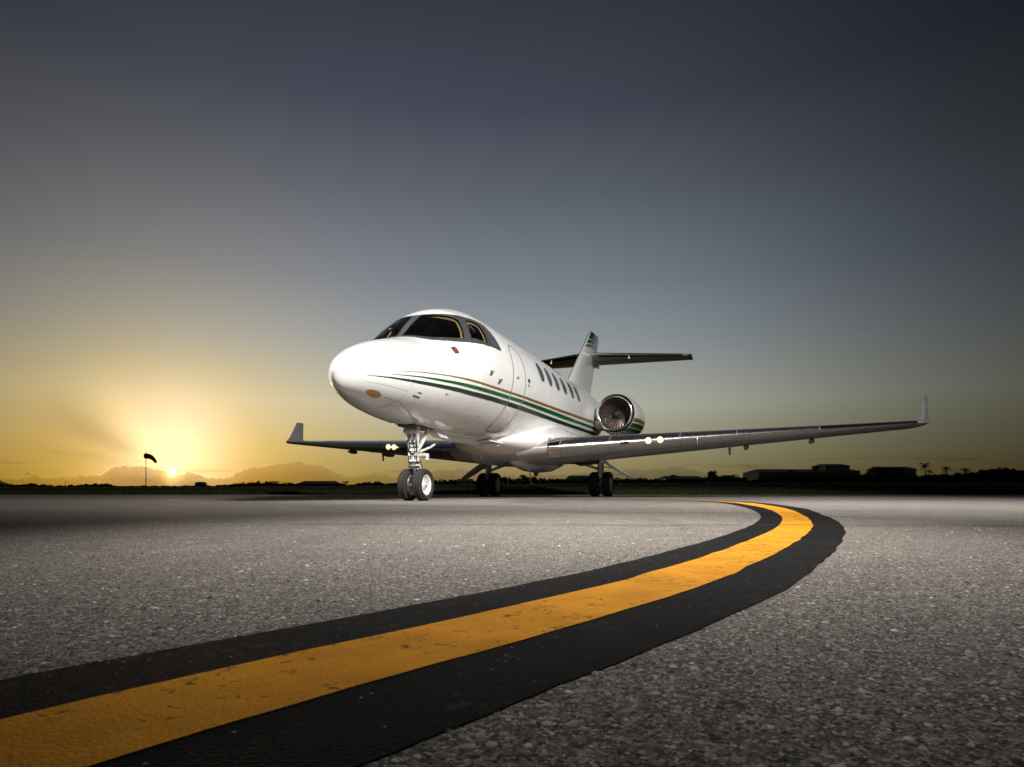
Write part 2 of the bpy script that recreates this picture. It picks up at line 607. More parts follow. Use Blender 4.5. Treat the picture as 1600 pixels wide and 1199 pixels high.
LP = line_points()
LT = np.gradient(LP, axis=0)
LT /= np.linalg.norm(LT, axis=1)[:, None]
LN = np.stack([LT[:, 1], -LT[:, 0]], 1)      # to the right of travel (outer side)
LW = np.interp(LP[:, 1], [0, 4.0, 5.3, 9], [.126, .130, .16, .19])
LW[np.arange(len(LP)) > np.argmax(LP[:, 0])] = .19


def wob(n, amp, seed, step=3):
    r_ = np.random.default_rng(seed)
    a = np.repeat(r_.normal(size=n // step + 2), step)[:n]
    k = np.hanning(11)[1:-1]
    k /= k.sum()
    return amp * (1.3 * np.convolve(a, k, 'same') + .35 * np.convolve(r_.normal(size=n), np.ones(2) / 2, 'same'))


def paint_mat(name, col, rough, wear_col, wear_lo, wear_hi, wk, speck=None):
    m = mat(name, col, rough, 0, 0, .12)
    t = NT(m.node_tree)
    p = m.node_tree.nodes['Principled BSDF']
    tc = t.n('ShaderNodeTexCoord').outputs['Object']
    n0 = t.noise(tc, 7, 5, .65)
    c = t.mix(t.sstep(n0, .3, .7), tuple(x * .82 for x in col), tuple(min(1, x * 1.15) for x in col))
    n1 = t.noise(tc, 55, 6, .72, .6)
    n2 = t.noise(tc, 4, 3, .5)
    c = t.mix(t.m('MULTIPLY', t.sstep(t.m('ADD', n1, t.m('MULTIPLY', t.m('SUBTRACT', n2, .5), .35)), wear_lo, wear_hi), wk), c, wear_col)
    if speck:
        v = t.n('ShaderNodeTexVoronoi')
        t.put(v.inputs['Vector'], tc)
        v.inputs['Scale'].default_value = 170
        s_ = t.n('ShaderNodeSeparateColor')
        t.put(s_.inputs[0], v.outputs['Color'])
        c = t.mix(t.m('MULTIPLY', t.sstep(s_.outputs[0], .965, .985), t.m('SUBTRACT', 1, t.sstep(v.outputs['Distance'], .15, .3))), c, speck)
    t.put(p.inputs['Base Color'], c)
    b = t.n('ShaderNodeBump')
    b.inputs['Strength'].default_value = .45
    b.inputs['Distance'].default_value = .003
    v2 = t.n('ShaderNodeTexVoronoi')
    t.put(v2.inputs['Vector'], tc)
    v2.inputs['Scale'].default_value = 300
    t.put(b.inputs['Height'], t.m('SUBTRACT', t.m('ADD', t.noise(tc, 150, 4, .6), t.m('MULTIPLY', t.noise(tc, 420, 2, .5), .5)), t.m('MULTIPLY', v2.outputs['Distance'], .9)))
    t.put(p.inputs['Normal'], b.outputs[0])
    return m


M['yellow'] = paint_mat('yellow_line_paint', (.70, .300, .022), .85, (.10, .062, .015), .57, .63, .85)
M['blackp'] = paint_mat('black_border_paint', (.0115, .0112, .0112), .9, (.06, .055, .05), .58, .66, .6, (.30, .28, .25))

apron = mk('apron', [(-160, -60, 0), (160, -60, 0), (160, APRON_EDGE, 0), (-160, APRON_EDGE, 0)], [(0, 1, 2, 3)], M['asphalt'], None, False, False)
tag(apron, kind='structure')


def ribbon(name, e0, e1, z, m):
    n = len(e0)
    v = [(a[0], a[1], z) for a in e0] + [(a[0], a[1], z) for a in e1]
    f = [(i, n + i, n + i + 1, i + 1) for i in range(n - 1)]
    return mk(name, v, f, m, apron, False, False)


nL = len(LP)
wy = LW[:, None]
amp = np.interp(LP[:, 1], [0, 1, 3, 6], [.0012, .0018, .0022, .0026])[:, None]
ei = LP + LN * (wob(nL, 1, 1)[:, None] * amp)
eo = LP + LN * (wy + wob(nL, 1, 2)[:, None] * amp)
bi = LP - LN * (wy * .87 + wob(nL, 1, 3)[:, None] * amp)
bo = LP + LN * (wy * 1.92 + wob(nL, 1, 4)[:, None] * amp * 1.4)
ribbon('black_border', bi, ei - 0 * LN, .0014, M['blackp'])
ribbon('black_border', eo, bo, .0014, M['blackp'])
ribbon('yellow_line', ei - LN * .001, eo + LN * .001, .0024, M['yellow'])


def joint(name, pts, w, m, z=.0034):
    pts = np.array(pts)
    xs = np.linspace(pts[0, 0], pts[-1, 0], 140)
    ys = np.interp(xs, pts[:, 0], pts[:, 1]) + wob(140, .006, 11, 5)
    ww = w * (.6 + .5 * rng.random(140))
    v = [(x, y - q, z) for x, y, q in zip(xs, ys, ww)] + [(x, y + q, z) for x, y, q in zip(xs, ys, ww)]
    f = [(i, i + 1, 141 + i, 140 + i) for i in range(139)]
    mk(name, v, f, m, apron, False, False)


M['crack'] = vary(mat('crack_filler', (.045, .042, .04), .8), 30, .4)
joint('pavement_joint', [(-1.0, 2.80), (1.0, 2.76), (4, 2.62)], .010, M['crack'])
joint('pavement_joint', [(-9, 6.6), (0, 6.2), (7, 6.1)], .012, M['crack'])


def aggregate():
    """loose-faced stone chips standing proud of the tar close to the lens"""
    n = 150000
    u_ = rng.random(n)
    Z = .34 * (3.4 / .34) ** (u_ ** .75)
    X = (rng.random(n) * 2 - 1) * (.86 * Z + .03)
    d = np.full(n, 9.0)
    P = np.stack([X, Z], 1)
    sel = LP[(LP[:, 1] < 4.2)]
    selw = LW[(LP[:, 1] < 4.2)]
    seln = LN[(LP[:, 1] < 4.2)]
    keep = np.ones(n, int)
    for i in range(0, n, 4000):
        q = P[i:i + 4000]
        dm = ((q[:, None, :] - sel[None]) ** 2).sum(-1)
        k = dm.argmin(1)
        off = ((q - sel[k]) * seln[k]).sum(1)
        w_ = selw[k]
        kk = np.where((off < -.87 * w_ - .001) | (off > 1.92 * w_ + .001), 1, np.where((off > .001) & (off < w_ - .001), 2, 3))
        edge = (np.abs(off) < .0015) | (np.abs(off - w_) < .0015)
        keep[i:i + 4000] = np.where(edge, 0, kk)
    P = P[keep > 0]
    kd = keep[keep > 0]
    n = len(P)
    a = rng.lognormal(math.log(.00108), .58, n).clip(.0005, .006)
    a[kd > 1] = np.minimum(a[kd > 1], .0020)
    b = a * rng.uniform(.55, 1, n)
    h = a * rng.uniform(.28, .6, n)
    h[kd > 1] *= .55
    rot = rng.random(n) * 6.283
    base = np.array([(1, 0, 0), (.35, .9, 0), (-.6, .75, 0), (-1, -.1, 0), (-.3, -.9, 0), (.7, -.7, 0), (.25, .15, 1), (-.3, -.1, .9)])
    vs = base[None] * np.stack([a, b, h], 1)[:, None, :] * rng.uniform(.8, 1.2, (n, 8, 1))
    c, s = np.cos(rot)[:, None], np.sin(rot)[:, None]
    vx = vs[..., 0] * c - vs[..., 1] * s + P[:, :1]
    vy = vs[..., 0] * s + vs[..., 1] * c + P[:, 1:]
    vz = vs[..., 2] - .0003 + np.array([0, 0, .0024, .0014])[kd][:, None]
    co = np.stack([vx, vy, vz], -1)
    tri = np.array([(0, 1, 6), (1, 2, 6), (2, 7, 6), (2, 3, 7), (3, 4, 7), (4, 6, 7), (4, 5, 6), (5, 0, 6)])
    m = mat('stone_chip', (.2, .2, .2), .75, 0, 0, .2)
    t = NT(m.node_tree)
    an = t.n('ShaderNodeAttribute', attribute_name='shade')
    col = t.ramp(an.outputs['Fac'], [(0, (.04, .039, .038)), (.25, (.11, .105, .10)), (.5, (.19, .178, .163)), (.60, (.20, .15, .10)), (.66, (.25, .233, .212)), (.88, (.40, .38, .35)), (1, (.72, .68, .63))])
    t.put(m.node_tree.nodes['Principled BSDF'].inputs['Base Color'], col)
    for k, nm, mm in ((1, 'aggregate', m), (2, 'yellow_painted_aggregate', M['yellow']), (3, 'black_painted_aggregate', M['blackp'])):
        cc = co[kd == k]
        nk = len(cc)
        fa = (tri[None] + (np.arange(nk) * 8)[:, None, None]).reshape(-1, 3)
        me = bpy.data.meshes.new(nm)
        me.vertices.add(nk * 8)
        me.vertices.foreach_set('co', cc.ravel())
        me.loops.add(fa.size)
        me.loops.foreach_set('vertex_index', fa.ravel().astype(np.int32))
        me.polygons.add(len(fa))
        me.polygons.foreach_set('loop_start', np.arange(0, fa.size, 3, dtype=np.int32))
        at = me.attributes.new('shade', 'FLOAT', 'POINT')
        at.data.foreach_set('value', np.repeat(rng.random(nk), 8).astype(np.float32))
        me.update()
        tag(link(nm, me, mm, apron), kind='stuff')


aggregate()


def field():
    xs = np.concatenate([-np.geomspace(2500, 20, 34), np.linspace(-18, 18, 10), np.geomspace(20, 2500, 34)])
    ys = np.concatenate([[-2500, -300, -62, 0, 20], np.linspace(APRON_EDGE, 40, 12), np.geomspace(44, 3000, 40)])
    v = [(x, y, terrain(x, y) + (0 if y < 25 else .05 * math.sin(x * .31 + y * .17) * math.sin(y * .05))) for y in ys for x in xs]
    nx = len(xs)
    f = [(j * nx + i, j * nx + i + 1, (j + 1) * nx + i + 1, (j + 1) * nx + i) for j in range(len(ys) - 1) for i in range(nx - 1)]
    m = vary(mat('field_grass', (.026, .028, .009), .95, 0, 0, .1), .6, .35, 0, .6, 6, dirt=(.03, .022, .010), dirt_scale=.12, dirt_k=.6)
    o = mk('grass_field', v, f, m, None, True, False, None)
    tag(o, kind='structure')


field()


def grass():
    n = 42000
    az = rng.uniform(-.98, .98, n)
    y = APRON_EDGE - .25 + 40 * rng.random(n) ** 1.8 + .3 * np.sin(az * 40)
    x = az * y
    z = np.array([terrain(a, max(b, APRON_EDGE)) for a, b in zip(x, y)])
    h = rng.uniform(.06, .19, n) * (1 + .5 * np.sin(x * 1.7) * np.sin(x * .43 + 1))
    w = rng.uniform(.012, .03, n)
    le = rng.normal(0, .05, (n, 2))
    an = rng.uniform(-.7, .7, n)
    co = np.stack([np.stack([x - w * np.cos(an), y - w * np.sin(an), z - .01], -1), np.stack([x + w * np.cos(an), y + w * np.sin(an), z - .01], -1),
                   np.stack([x + le[:, 0], y + le[:, 1], z + h], -1)], 1).reshape(-1, 3)
    me = bpy.data.meshes.new('grass')
    me.vertices.add(len(co))
    me.vertices.foreach_set('co', co.ravel())
    me.loops.add(n * 3)
    me.loops.foreach_set('vertex_index', np.arange(n * 3, dtype=np.int32))
    me.polygons.add(n)
    me.polygons.foreach_set('loop_start', np.arange(0, n * 3, 3, dtype=np.int32))
    me.update()
    o = link('grass', me, vary(mat('grass_blade', (.032, .036, .010), .8, 0, 0, .2), 1.2, .4), None)
    tag(o, 'short dark grass along the far edge of the apron', 'grass', kind='stuff')


grass()

# ------------------------------------------------------------------ business jet
TH = math.atan2(.9422, .335)
NOSE = (-1.39 - 2 * .335, 9.13 - 2 * .9422)
jet = empty('business_jet', (NOSE[0], NOSE[1], 0), TH, 'white twin engine business jet with gold green and dark stripes parked on the apron', 'aircraft')

KT = [0, .04, .12, .3, .6, 1.0, 1.3, 1.5, 1.75, 2.06, 2.4, 2.84, 3.3, 4.2, 9.5, 12, 15.2]
TT = [1.51, 1.61, 1.705, 1.818, 1.966, 2.112, 2.195, 2.265, 2.47, 2.70, 2.875, 2.98, 2.998, 3.0, 3.0, 2.98, 2.75]
KB = [0, .04, .12, .3, .6, 1.0, 1.5, 1.9, 2.3, 2.8, 3.4, 4.2, 9.0, 11, 13, 15.2]
BB = [1.51, 1.405, 1.348, 1.303, 1.243, 1.170, 1.106, 1.067, 1.05, 1.04, 1.035, 1.035, 1.035, 1.25, 1.75, 2.45]
KW = [0, .04, .12, .3, .6, 1.0, 1.5, 1.9, 2.3, 2.8, 3.4, 4.2, 9.5, 11.5, 13.5, 15.2]
WW = [0.0, .070, .140, .270, .465, .675, .831, .917, .965, .98, .982, .982, .982, .84, .50, .10]
_q = np.linspace(0, math.sqrt(15.2), 2400)
_t, _b, _w = pchip(np.sqrt(KT), TT, _q), pchip(np.sqrt(KB), BB, _q), pchip(np.sqrt(KW), WW, _q)
_b[-1] = BB[-1]


def prof(u):
    r = math.sqrt(max(u, 0))
    return float(np.interp(r, _q, _t)), float(np.interp(r, _q, _b)), float(np.interp(r, _q, _w))


def S0(u, ph):
    t, b, w = prof(u)
    a = R(ph)
    return Vector((u, -w * math.cos(a), (t + b) / 2 + (t - b) / 2 * math.sin(a)))


def S1(u, ph, off=0):
    p = S0(u, ph)
    if not off:
        return p
    du = S0(min(u + .01, 15.2), ph) - S0(max(u - .01, 0), ph)
    dp = S0(u, ph + .5) - S0(u, ph - .5)
    n = du.cross(dp)
    if n.length < 1e-9:
        return p
    n.normalize()
    t, b, w = prof(u)
    if n.dot(p - Vector((u, 0, (t + b) / 2))) < 0:
        n = -n
    return p + n * off


def phi_at(u, w_):
    t, b, _ = prof(u)
    return math.degrees(math.asin(max(-1, min(1, (w_ - (t + b) / 2) / ((t - b) / 2)))))


def inside(p, poly):
    x, y = p
    c = False
    j = len(poly) - 1
    for i in range(len(poly)):
        xi, yi = poly[i]
        xj, yj = poly[j]
        if (yi > y) != (yj > y) and x < (xj - xi) * (y - yi) / (yj - yi) + xi:
            c = not c
        j = i
    return c


DEG = .0168


def patch_mesh(poly, holes=(), off=.003, grid=.05, surf=S1, deg=DEG):
    """a skin that follows a surface inside an outline given as (station, angle)"""
    conv = lambda P: [(a, b * deg) for a, b in P]

    def dense(P):
        out = []
        for i, a in enumerate(P):
            b = P[(i + 1) % len(P)]
            n = max(1, int(math.hypot(b[0] - a[0], b[1] - a[1]) / grid))
            out += [(a[0] + (b[0] - a[0]) * k / n, a[1] + (b[1] - a[1]) * k / n) for k in range(n)]
        return out
    loops = [dense(conv(poly))] + [dense(conv(h)) for h in holes]
    vs, es = [], []
    for L in loops:
        n0 = len(vs)
        vs += [Vector(p) for p in L]
        es += [(n0 + i, n0 + (i + 1) % len(L)) for i in range(len(L))]
    xs = [p[0] for p in loops[0]]
    ys = [p[1] for p in loops[0]]
    x = min(xs) + grid * .5
    while x < max(xs):
        y = min(ys) + grid * .5
        while y < max(ys):
            if inside((x, y), loops[0]) and not any(inside((x, y), h) for h in loops[1:]):
                vs.append(Vector((x + .0001, y)))
            y += grid
        x += grid
    co, _, fs, *_ = delaunay_2d_cdt(vs, es, [], 0, 1e-5)
    f = []
    for q in fs:
        c = sum((co[i] for i in q), Vector((0, 0))) / len(q)
        if inside(c, loops[0]) and not any(inside(c, h) for h in loops[1:]):
            f.append(tuple(q))
    v3 = [surf(c.x, c.y / deg, off) for c in co]
    vi = [surf(c.x, c.y / deg, off - .02) for c in co]
    ff = []
    for q in f:
        n = (v3[q[1]] - v3[q[0]]).cross(v3[q[2]] - v3[q[0]])
        o = v3[q[0]] - vi[q[0]]
        ff.append(q if n.dot(o) > 0 else q[::-1])
    used = sorted({i for q in ff for i in q})
    mp = {a: b for b, a in enumerate(used)}
    me = mesh('skin', [v3[i] for i in used], [tuple(mp[i] for i in q) for q in ff], True, False)
    return me


def patch(name, poly, m, parent, off=.003, holes=(), grid=.05, surf=S1, deg=DEG):
    me = patch_mesh(poly, holes, off, grid, surf, deg)
    me.name = name
    return link(name, me, m, parent)


def mirror(poly):
    return [(u, 180 - p) for u, p in poly][::-1]


def inset(poly, d):
    """shrink an outline (station, angle) by d metres"""
    P = [Vector((a, b * DEG)) for a, b in poly]
    ar = sum(P[i].x * P[(i + 1) % len(P)].y - P[(i + 1) % len(P)].x * P[i].y for i in range(len(P)))
    sg = 1 if ar > 0 else -1
    out = []
    for i in range(len(P)):
        a, b, c = P[i - 1], P[i], P[(i + 1) % len(P)]
        e1, e2 = (b - a).normalized(), (c - b).normalized()
        n = Vector((-e1.y - e2.y, e1.x + e2.x)) * sg
        n = n.normalized() / max(.45, math.sqrt(max(.01, (1 + e1.dot(e2)) / 2)))
        q = b + n * d
        out.append((q.x, q.y / DEG))
    return out


def rounded(poly, k=2, rk=.2):
    for _ in range(k):
        out = []
        for i, a in enumerate(poly):
            b = poly[(i + 1) % len(poly)]
            out += [(a[0] * (1 - rk) + b[0] * rk, a[1] * (1 - rk) + b[1] * rk), (a[0] * rk + b[0] * (1 - rk), a[1] * rk + b[1] * (1 - rk))]
        poly = out
    return poly


FR_LOW = [(1.455, 90), (1.462, 78), (1.485, 66), (1.545, 55.5), (1.64, 45), (1.755, 36.5), (1.90, 30), (2.055, 25.5), (2.25, 21.5), (2.469, 19), (2.72, 17.6), (2.985, 17)]
FR_UP = [(3.03, 19), (2.985, 26), (2.925, 35), (2.83, 43.5), (2.62, 49.5), (2.42, 55), (2.25, 63), (2.151, 72), (2.085, 81), (2.06, 90)]
FRAME = FR_LOW + FR_UP[:-1] + mirror(FR_LOW + FR_UP[:-1])[:-1]
FRAME = FR_LOW + FR_UP + [(u, 180 - p) for u, p in FR_UP[-2::-1]] + [(u, 180 - p) for u, p in FR_LOW[:0:-1]]
PANE1 = [(1.505, 87.3), (1.70, 86.6), (2.02, 86), (2.075, 76), (2.115, 68.5), (2.165, 61), (2.195, 56), (2.185, 52), (2.08, 42.5), (1.965, 33.5), (1.905, 33.8), (1.80, 39), (1.695, 45.5), (1.59, 56), (1.54, 68)]
PANE2 = [(2.335, 49.5), (2.50, 46.8), (2.595, 43), (2.60, 38), (2.565, 30), (2.528, 22), (2.427, 21.8), (2.27, 24.5), (2.115, 28.2), (2.115, 32), (2.19, 40)]
PANE3 = [(2.73, 41), (2.88, 34.5), (2.945, 26), (2.975, 18.8), (2.72, 19.4), (2.615, 21.5), (2.625, 30), (2.70, 38)]
PANE1, PANE2, PANE3 = rounded(PANE1, 1, .12), rounded(PANE2, 1, .15), rounded(PANE3, 1, .12)


def stations(a, b):
    st = list((np.linspace(0, 1, 26) ** 2) * .6) + list(np.arange(.64, 1.3, .05)) + list(np.arange(1.3, 3.2, .03)) + list(np.arange(3.2, 9.5, .15)) + list(np.arange(9.5, 15.21, .12))
    return [x for x in st if a - 1e-6 <= x <= b + 1e-6]


def hull(name, m, parent, a=0, b=15.2, off=0, lo=0, hi=360, step=3, cut=None):
    us = stations(a, b)
    ang = list(np.arange(lo, hi + (1e-6 if hi - lo < 360 else -1e-6), step))
    loop = hi - lo >= 360
    v = [S1(u, p, off) for u in us for p in ang]
    n = len(ang)
    ok = None
    if cut:
        ok = [inside((u, p), cut) for u in us for p in ang]
    f = []
    for i in range(len(us) - 1):
        for k in range(n if loop else n - 1):
            q = (i * n + k, i * n + (k + 1) % n, (i + 1) * n + (k + 1) % n, (i + 1) * n + k)
            if cut and all(ok[j] for j in q):
                continue
            f.append(q)
    me = mesh(name, v, f, True, False)
    bm = bmesh.new()
    bm.from_mesh(me)
    bmesh.ops.remove_doubles(bm, verts=bm.verts, dist=1e-5)
    bmesh.ops.recalc_face_normals(bm, faces=bm.faces)
    if not cut and off == 0:
        pass
    bm.to_mesh(me)
    bm.free()
    me.shade_smooth()
    # make normals point outward
    c = 0
    for p in list(me.polygons)[::37]:
        t, b_, w = prof(p.center.x)
        c += 1 if p.normal.dot(p.center - Vector((p.center.x, 0, (t + b_) / 2))) > 0 else -1
    if c < 0:
        me.flip_normals()
    return link(name, me, m, parent)


fus = hull('fuselage', M['white'], jet, cut=FRAME)
ln = hull('cockpit_lining', M['interior'], fus, 1.0, 3.2, -.035, -30, 210, 3, cut=FRAME)
frm = patch('windscreen_frame', FRAME, M['frame'], fus, .004, [PANE1, PANE2, mirror(PANE1), mirror(PANE2)], .04)
for P in (PANE1, PANE2):
    for q in (P, mirror(P)):
        patch('windscreen_pane', q, M['glass'], fus, .0015, (), .05)
        patch('windscreen_trim', inset(q, -.006), M['tan'], fus, -.022, [inset(q, .045)], .05)
        patch('windscreen_gasket', inset(q, -.006), M['black'], fus, .0062, [inset(q, .006)], .05)
for q in (PANE3, mirror(PANE3)):
    patch('windscreen_pane', q, M['pane'], fus, .0075, (), .05)
# cockpit interior
b = MB().lathe([(0, 0), (0, .93), (.04, .93), (.04, 0)], 'x', 40, (3.12, 0, 2.018))
b.out('bulkhead', M['interior'], fus)
b = MB().box((1.98, 0, 1.98), (.26, 1.20, .30), .04).box((1.90, 0, 2.14), (.36, 1.10, .035), .012)
b.out('instrument_panel', M['panel'], fus)
MB().box((2.3, 0, 1.45), (1.7, 1.5, .05)).out('cockpit_floor', M['interior'], fus)
for sd in (1, -1):
    s_ = MB().box((2.62, sd * .42, 1.72), (.42, .44, .14), .05)
    s_.box((2.86, sd * .42, 2.06), (.12, .44, .66), .05, Matrix.Rotation(R(-10), 3, 'Y'))
    s_.box((2.92, sd * .42, 2.47), (.09, .25, .20), .04)
    s_.out('pilot_seat', M['leather'], fus)
    y_ = MB().tube([(1.98, sd * .42, 1.9), (2.14, sd * .42, 1.98)], .018)
    y_.tube([(2.14, sd * .42 - .15, 2.06), (2.15, sd * .42 - .14, 1.97), (2.15, sd * .42 + .14, 1.97), (2.14, sd * .42 + .15, 2.06)], .014)
    y_.out('control_yoke', M['black'], fus)

# stripes


def stripe(name, m, top, bot, u1=13.3):
    for sd in (1, -1):
        us = np.concatenate([np.linspace(top[0][0], 3, 40), np.linspace(3.1, u1, 60)])
        up = [(u, phi_at(u, np.interp(u, *zip(*top)))) for u in us]
        lo = [(u, phi_at(u, np.interp(u, *zip(*bot)))) for u in us]
        n = len(us)
        rows = 3
        v = []
        for i in range(n):
            for k in range(rows + 1):
                p = up[i][1] + (lo[i][1] - up[i][1]) * k / rows
                v.append(S1(us[i], p if sd > 0 else 180 - p, .0042))
        f = []
        for i in range(n - 1):
            for k in range(rows):
                q = (i * (rows + 1) + k, i * (rows + 1) + k + 1, (i + 1) * (rows + 1) + k + 1, (i + 1) * (rows + 1) + k)
                f.append(q if sd < 0 else q[::-1])
        me = mesh(name, v, f, True, False)
        if (me.polygons[50].normal.y < 0) != (sd > 0):
            me.flip_normals()
        link(name, me, m, fus)


stripe('gold_stripe', M['gold'], [(.55, 1.597), (.945, 1.640), (1.34, 1.665), (1.93, 1.692), (2.67, 1.718), (4.2, 1.767), (6.4, 1.813), (9.1, 1.881), (13.4, 1.99)],
       [(.55, 1.5965), (.945, 1.630), (1.34, 1.650), (1.93, 1.667), (2.69, 1.688), (4.23, 1.730), (6.4, 1.763), (9.16, 1.815), (13.4, 1.90)])
stripe('green_stripe', M['green'], [(.50, 1.557), (.95, 1.584), (1.35, 1.600), (1.96, 1.624), (2.73, 1.656), (4.04, 1.692), (5.7, 1.722), (9.1, 1.756), (13.4, 1.85)],
       [(.50, 1.5565), (.95, 1.568), (1.36, 1.567), (1.99, 1.582), (2.78, 1.607), (4.1, 1.641), (6.56, 1.657), (9.2, 1.700), (13.4, 1.79)])
stripe('dark_stripe', M['dark'], [(.28, 1.513), (.58, 1.525), (.96, 1.528), (1.38, 1.532), (2.03, 1.547), (2.8, 1.576), (4.14, 1.602), (6.64, 1.612), (9.25, 1.637), (13.4, 1.74)],
       [(.28, 1.5125), (.585, 1.509), (.975, 1.491), (1.4, 1.486), (2.09, 1.494), (2.9, 1.518), (4.25, 1.535), (6.74, 1.549), (9.3, 1.577), (13.4, 1.66)])

# cabin door on the port side
DOOR = rounded([(3.445, 14), (3.47, 24), (3.56, 31.5), (3.75, 33.2), (3.93, 31.5), (4.05, 25), (4.085, 14), (4.09, -20), (4.085, -45), (4.07, -57), (4.02, -62.5), (3.80, -64), (3.56, -63.5), (3.49, -58), (3.46, -45), (3.44, -20)], 1)
door = patch('cabin_door', inset(DOOR, .012), M['white'], fus, .0016, (), .06)
patch('door_seal', DOOR, M['seal'], fus, .0052, [inset(DOOR, .024)], .06)
MB().box(tuple(S1(3.66, -1, .008)), (.10, .012, .03), .004).out('door_handle', M['seal'], fus)

# cabin windows
for i, uc in enumerate((5.15, 5.69, 6.24, 6.83, 7.46, 8.04)):
    el_ = [(uc + .150 * math.copysign(abs(math.cos(a)) ** .8, math.cos(a)), 20.5 + 11.3 * math.copysign(abs(math.sin(a)) ** .9, math.sin(a))) for a in np.linspace(0, 2 * math.pi, 33)[:-1]]
    for q in (el_, mirror(el_)):
        w_ = patch('cabin_window', q, M['pane'], fus, .003, (), .05)
        patch('window_rim', q, M['chrome'], fus, .0065, [inset(q, .010)], .05)

# nose: radome joint, panel lines, lamp, placards


def seam(name, pts, m=None, r=.0022, parent=fus, surf=S1, off=.001):
    P = []
    for i in range(len(pts) - 1):
        for k in range(8):
            t = k / 8
            P.append(surf(pts[i][0] + (pts[i + 1][0] - pts[i][0]) * t, pts[i][1] + (pts[i + 1][1] - pts[i][1]) * t, off))
    P.append(surf(pts[-1][0], pts[-1][1], off))
    MB().tube(P, r, 5).out(name, m or M['seal'], parent)


seam('radome_joint', [(.85, a) for a in range(-120, 301, 12)], r=.0016)
for sd in (1, -1):
    fl = lambda L: L if sd > 0 else [(u, 180 - p) for u, p in L]
    seam('panel_seam', fl([(.32, 31), (.81, 27)]), r=.0014)
    seam('panel_seam', fl([(.31, -28), (.84, -33)]), r=.0014)
    seam('panel_seam', fl([(.66, -56), (.89, -55), (1.15, -64), (1.50, -75)]), M['black'], .0022)
    seam('panel_seam', fl([(2.35, -62), (2.75, -56), (2.95, -66), (2.6, -72), (2.35, -62)]), r=.0013)
    seam('panel_seam', fl([(4.3, 34), (4.9, 36)]), r=.0016)
for u in (2.30, 3.25, 4.62, 5.42, 6.52, 7.75, 8.9):
    for a0, a1 in ((-60, 14), (34, 146), (166, 240)):
        seam('skin_joint', [(u, a) for a in np.linspace(a0, a1, 7)], M['seam'], .0015)
LENS = [(.50 + .105 * math.cos(a), -55 + 8.5 * math.sin(a) - 35 * .1 * math.cos(a)) for a in np.linspace(0, 2 * math.pi, 25)[:-1]]
patch('nose_lamp_lens', LENS, M['amber'], fus, .004, (), .03)
patch('nose_lamp_rim', inset(LENS, -.008), M['seal'], fus, .003, [inset(LENS, .002)], .03)
patch('nose_lamp_lens', mirror(LENS), M['amber'], fus, .004, (), .03)
PL = [(1.635, 34), (1.715, 31), (1.72, 21.5), (1.64, 24.5)]
pl_ = patch('static_port_placard', PL, M['frame'], fus, .003, (), .04)
patch('red_mark', [(1.655, 30), (1.70, 29), (1.703, 25.5), (1.66, 26.5)], M['red'], fus, .0045, (), .04)
patch('red_mark', [(2.79, -51.5), (2.81, -51.5), (2.816, -47), (2.796, -47)], M['red'], fus, .003, (), .04)
patch('access_label', [(.99, -31), (1.06, -31.5), (1.06, -33.2), (.99, -32.6)], M['frame'], fus, .003, (), .04)
patch('access_label', [(.96, -37), (1.08, -38.5), (1.08, -40.6), (.96, -39.2)], M['frame'], fus, .003, (), .04)
for (u, p) in ((2.50, -5.5), (2.86, -11.0)):
    a = S1(u, p, 0)
    pt = MB().tube([a, a + Vector((.0, -.05, .0)), a + Vector((-.03, -.062, 0)), a + Vector((-.10, -.062, 0))], [.012, .010, .008, .006], 8)
    pt.box(tuple(a + Vector((.02, -.004, 0))), (.09, .01, .05), .003)
    pt.out('pitot_probe', M['steel'], fus)
    patch('probe_plate', [(u - .02, p + 1.6), (u + .10, p + 1.4), (u + .10, p - .4), (u - .02, p - .4)], M['red'] if u < 2.7 else M['frame'], fus, .003, (), .04)
CR = [(4.20, 3.4), (4.27, 4.0), (4.34, 3.4), (4.33, .8), (4.27, -1.0), (4.21, .8)]
patch('crest', CR, M['blue'], fus, .003, (), .03)
patch('crest_band', [(4.20, 3.4), (4.27, 4.0), (4.34, 3.4), (4.34, 2.5), (4.27, 3.0), (4.20, 2.5)], M['gold'], fus, .004, (), .03)
for k in range(3):
    patch('crest_lettering', [(4.215, -1.9 - k * .95), (4.325, -1.9 - k * .95), (4.325, -2.3 - k * .95), (4.215, -2.3 - k * .95)], M['seal'], fus, .003, (), .03)

# keel trunk under the nose with its end vane
kt = []
for u, r in ((2.42, .015), (2.6, .05), (3.2, .062), (4.2, .066), (4.9, .055), (5.1, .02)):
    kt.append(((u, 0, prof(u)[1] - .028), r))
MB().tube([a for a, _ in kt], [r for _, r in kt], 14).out('keel_trunk', M['white'], fus)
v = [(4.15, -.30, 1.015), (4.75, -.42, .985), (4.80, -.05, .945), (4.2, -.02, .985), (4.15, -.30, 1.040), (4.78, -.42, 1.000), (4.82, -.05, 1.0), (4.2, -.02, 1.02)]
f = [(0, 1, 2, 3), (7, 6, 5, 4), (0, 4, 5, 1), (1, 5, 6, 2), (2, 6, 7, 3), (3, 7, 4, 0)]
mk('keel_vane', v, f, M['white'], fus, False)
mk('keel_vane', [(a, -b_, c) for a, b_, c in v], f, M['white'], fus, False)
MB().lathe([(-.04, .0), (-.03, .03), (.05, .035), (.09, 0)], 'x', 12, (4.55, -.30, .975)).out('drain_fairing', M['white'], fus)

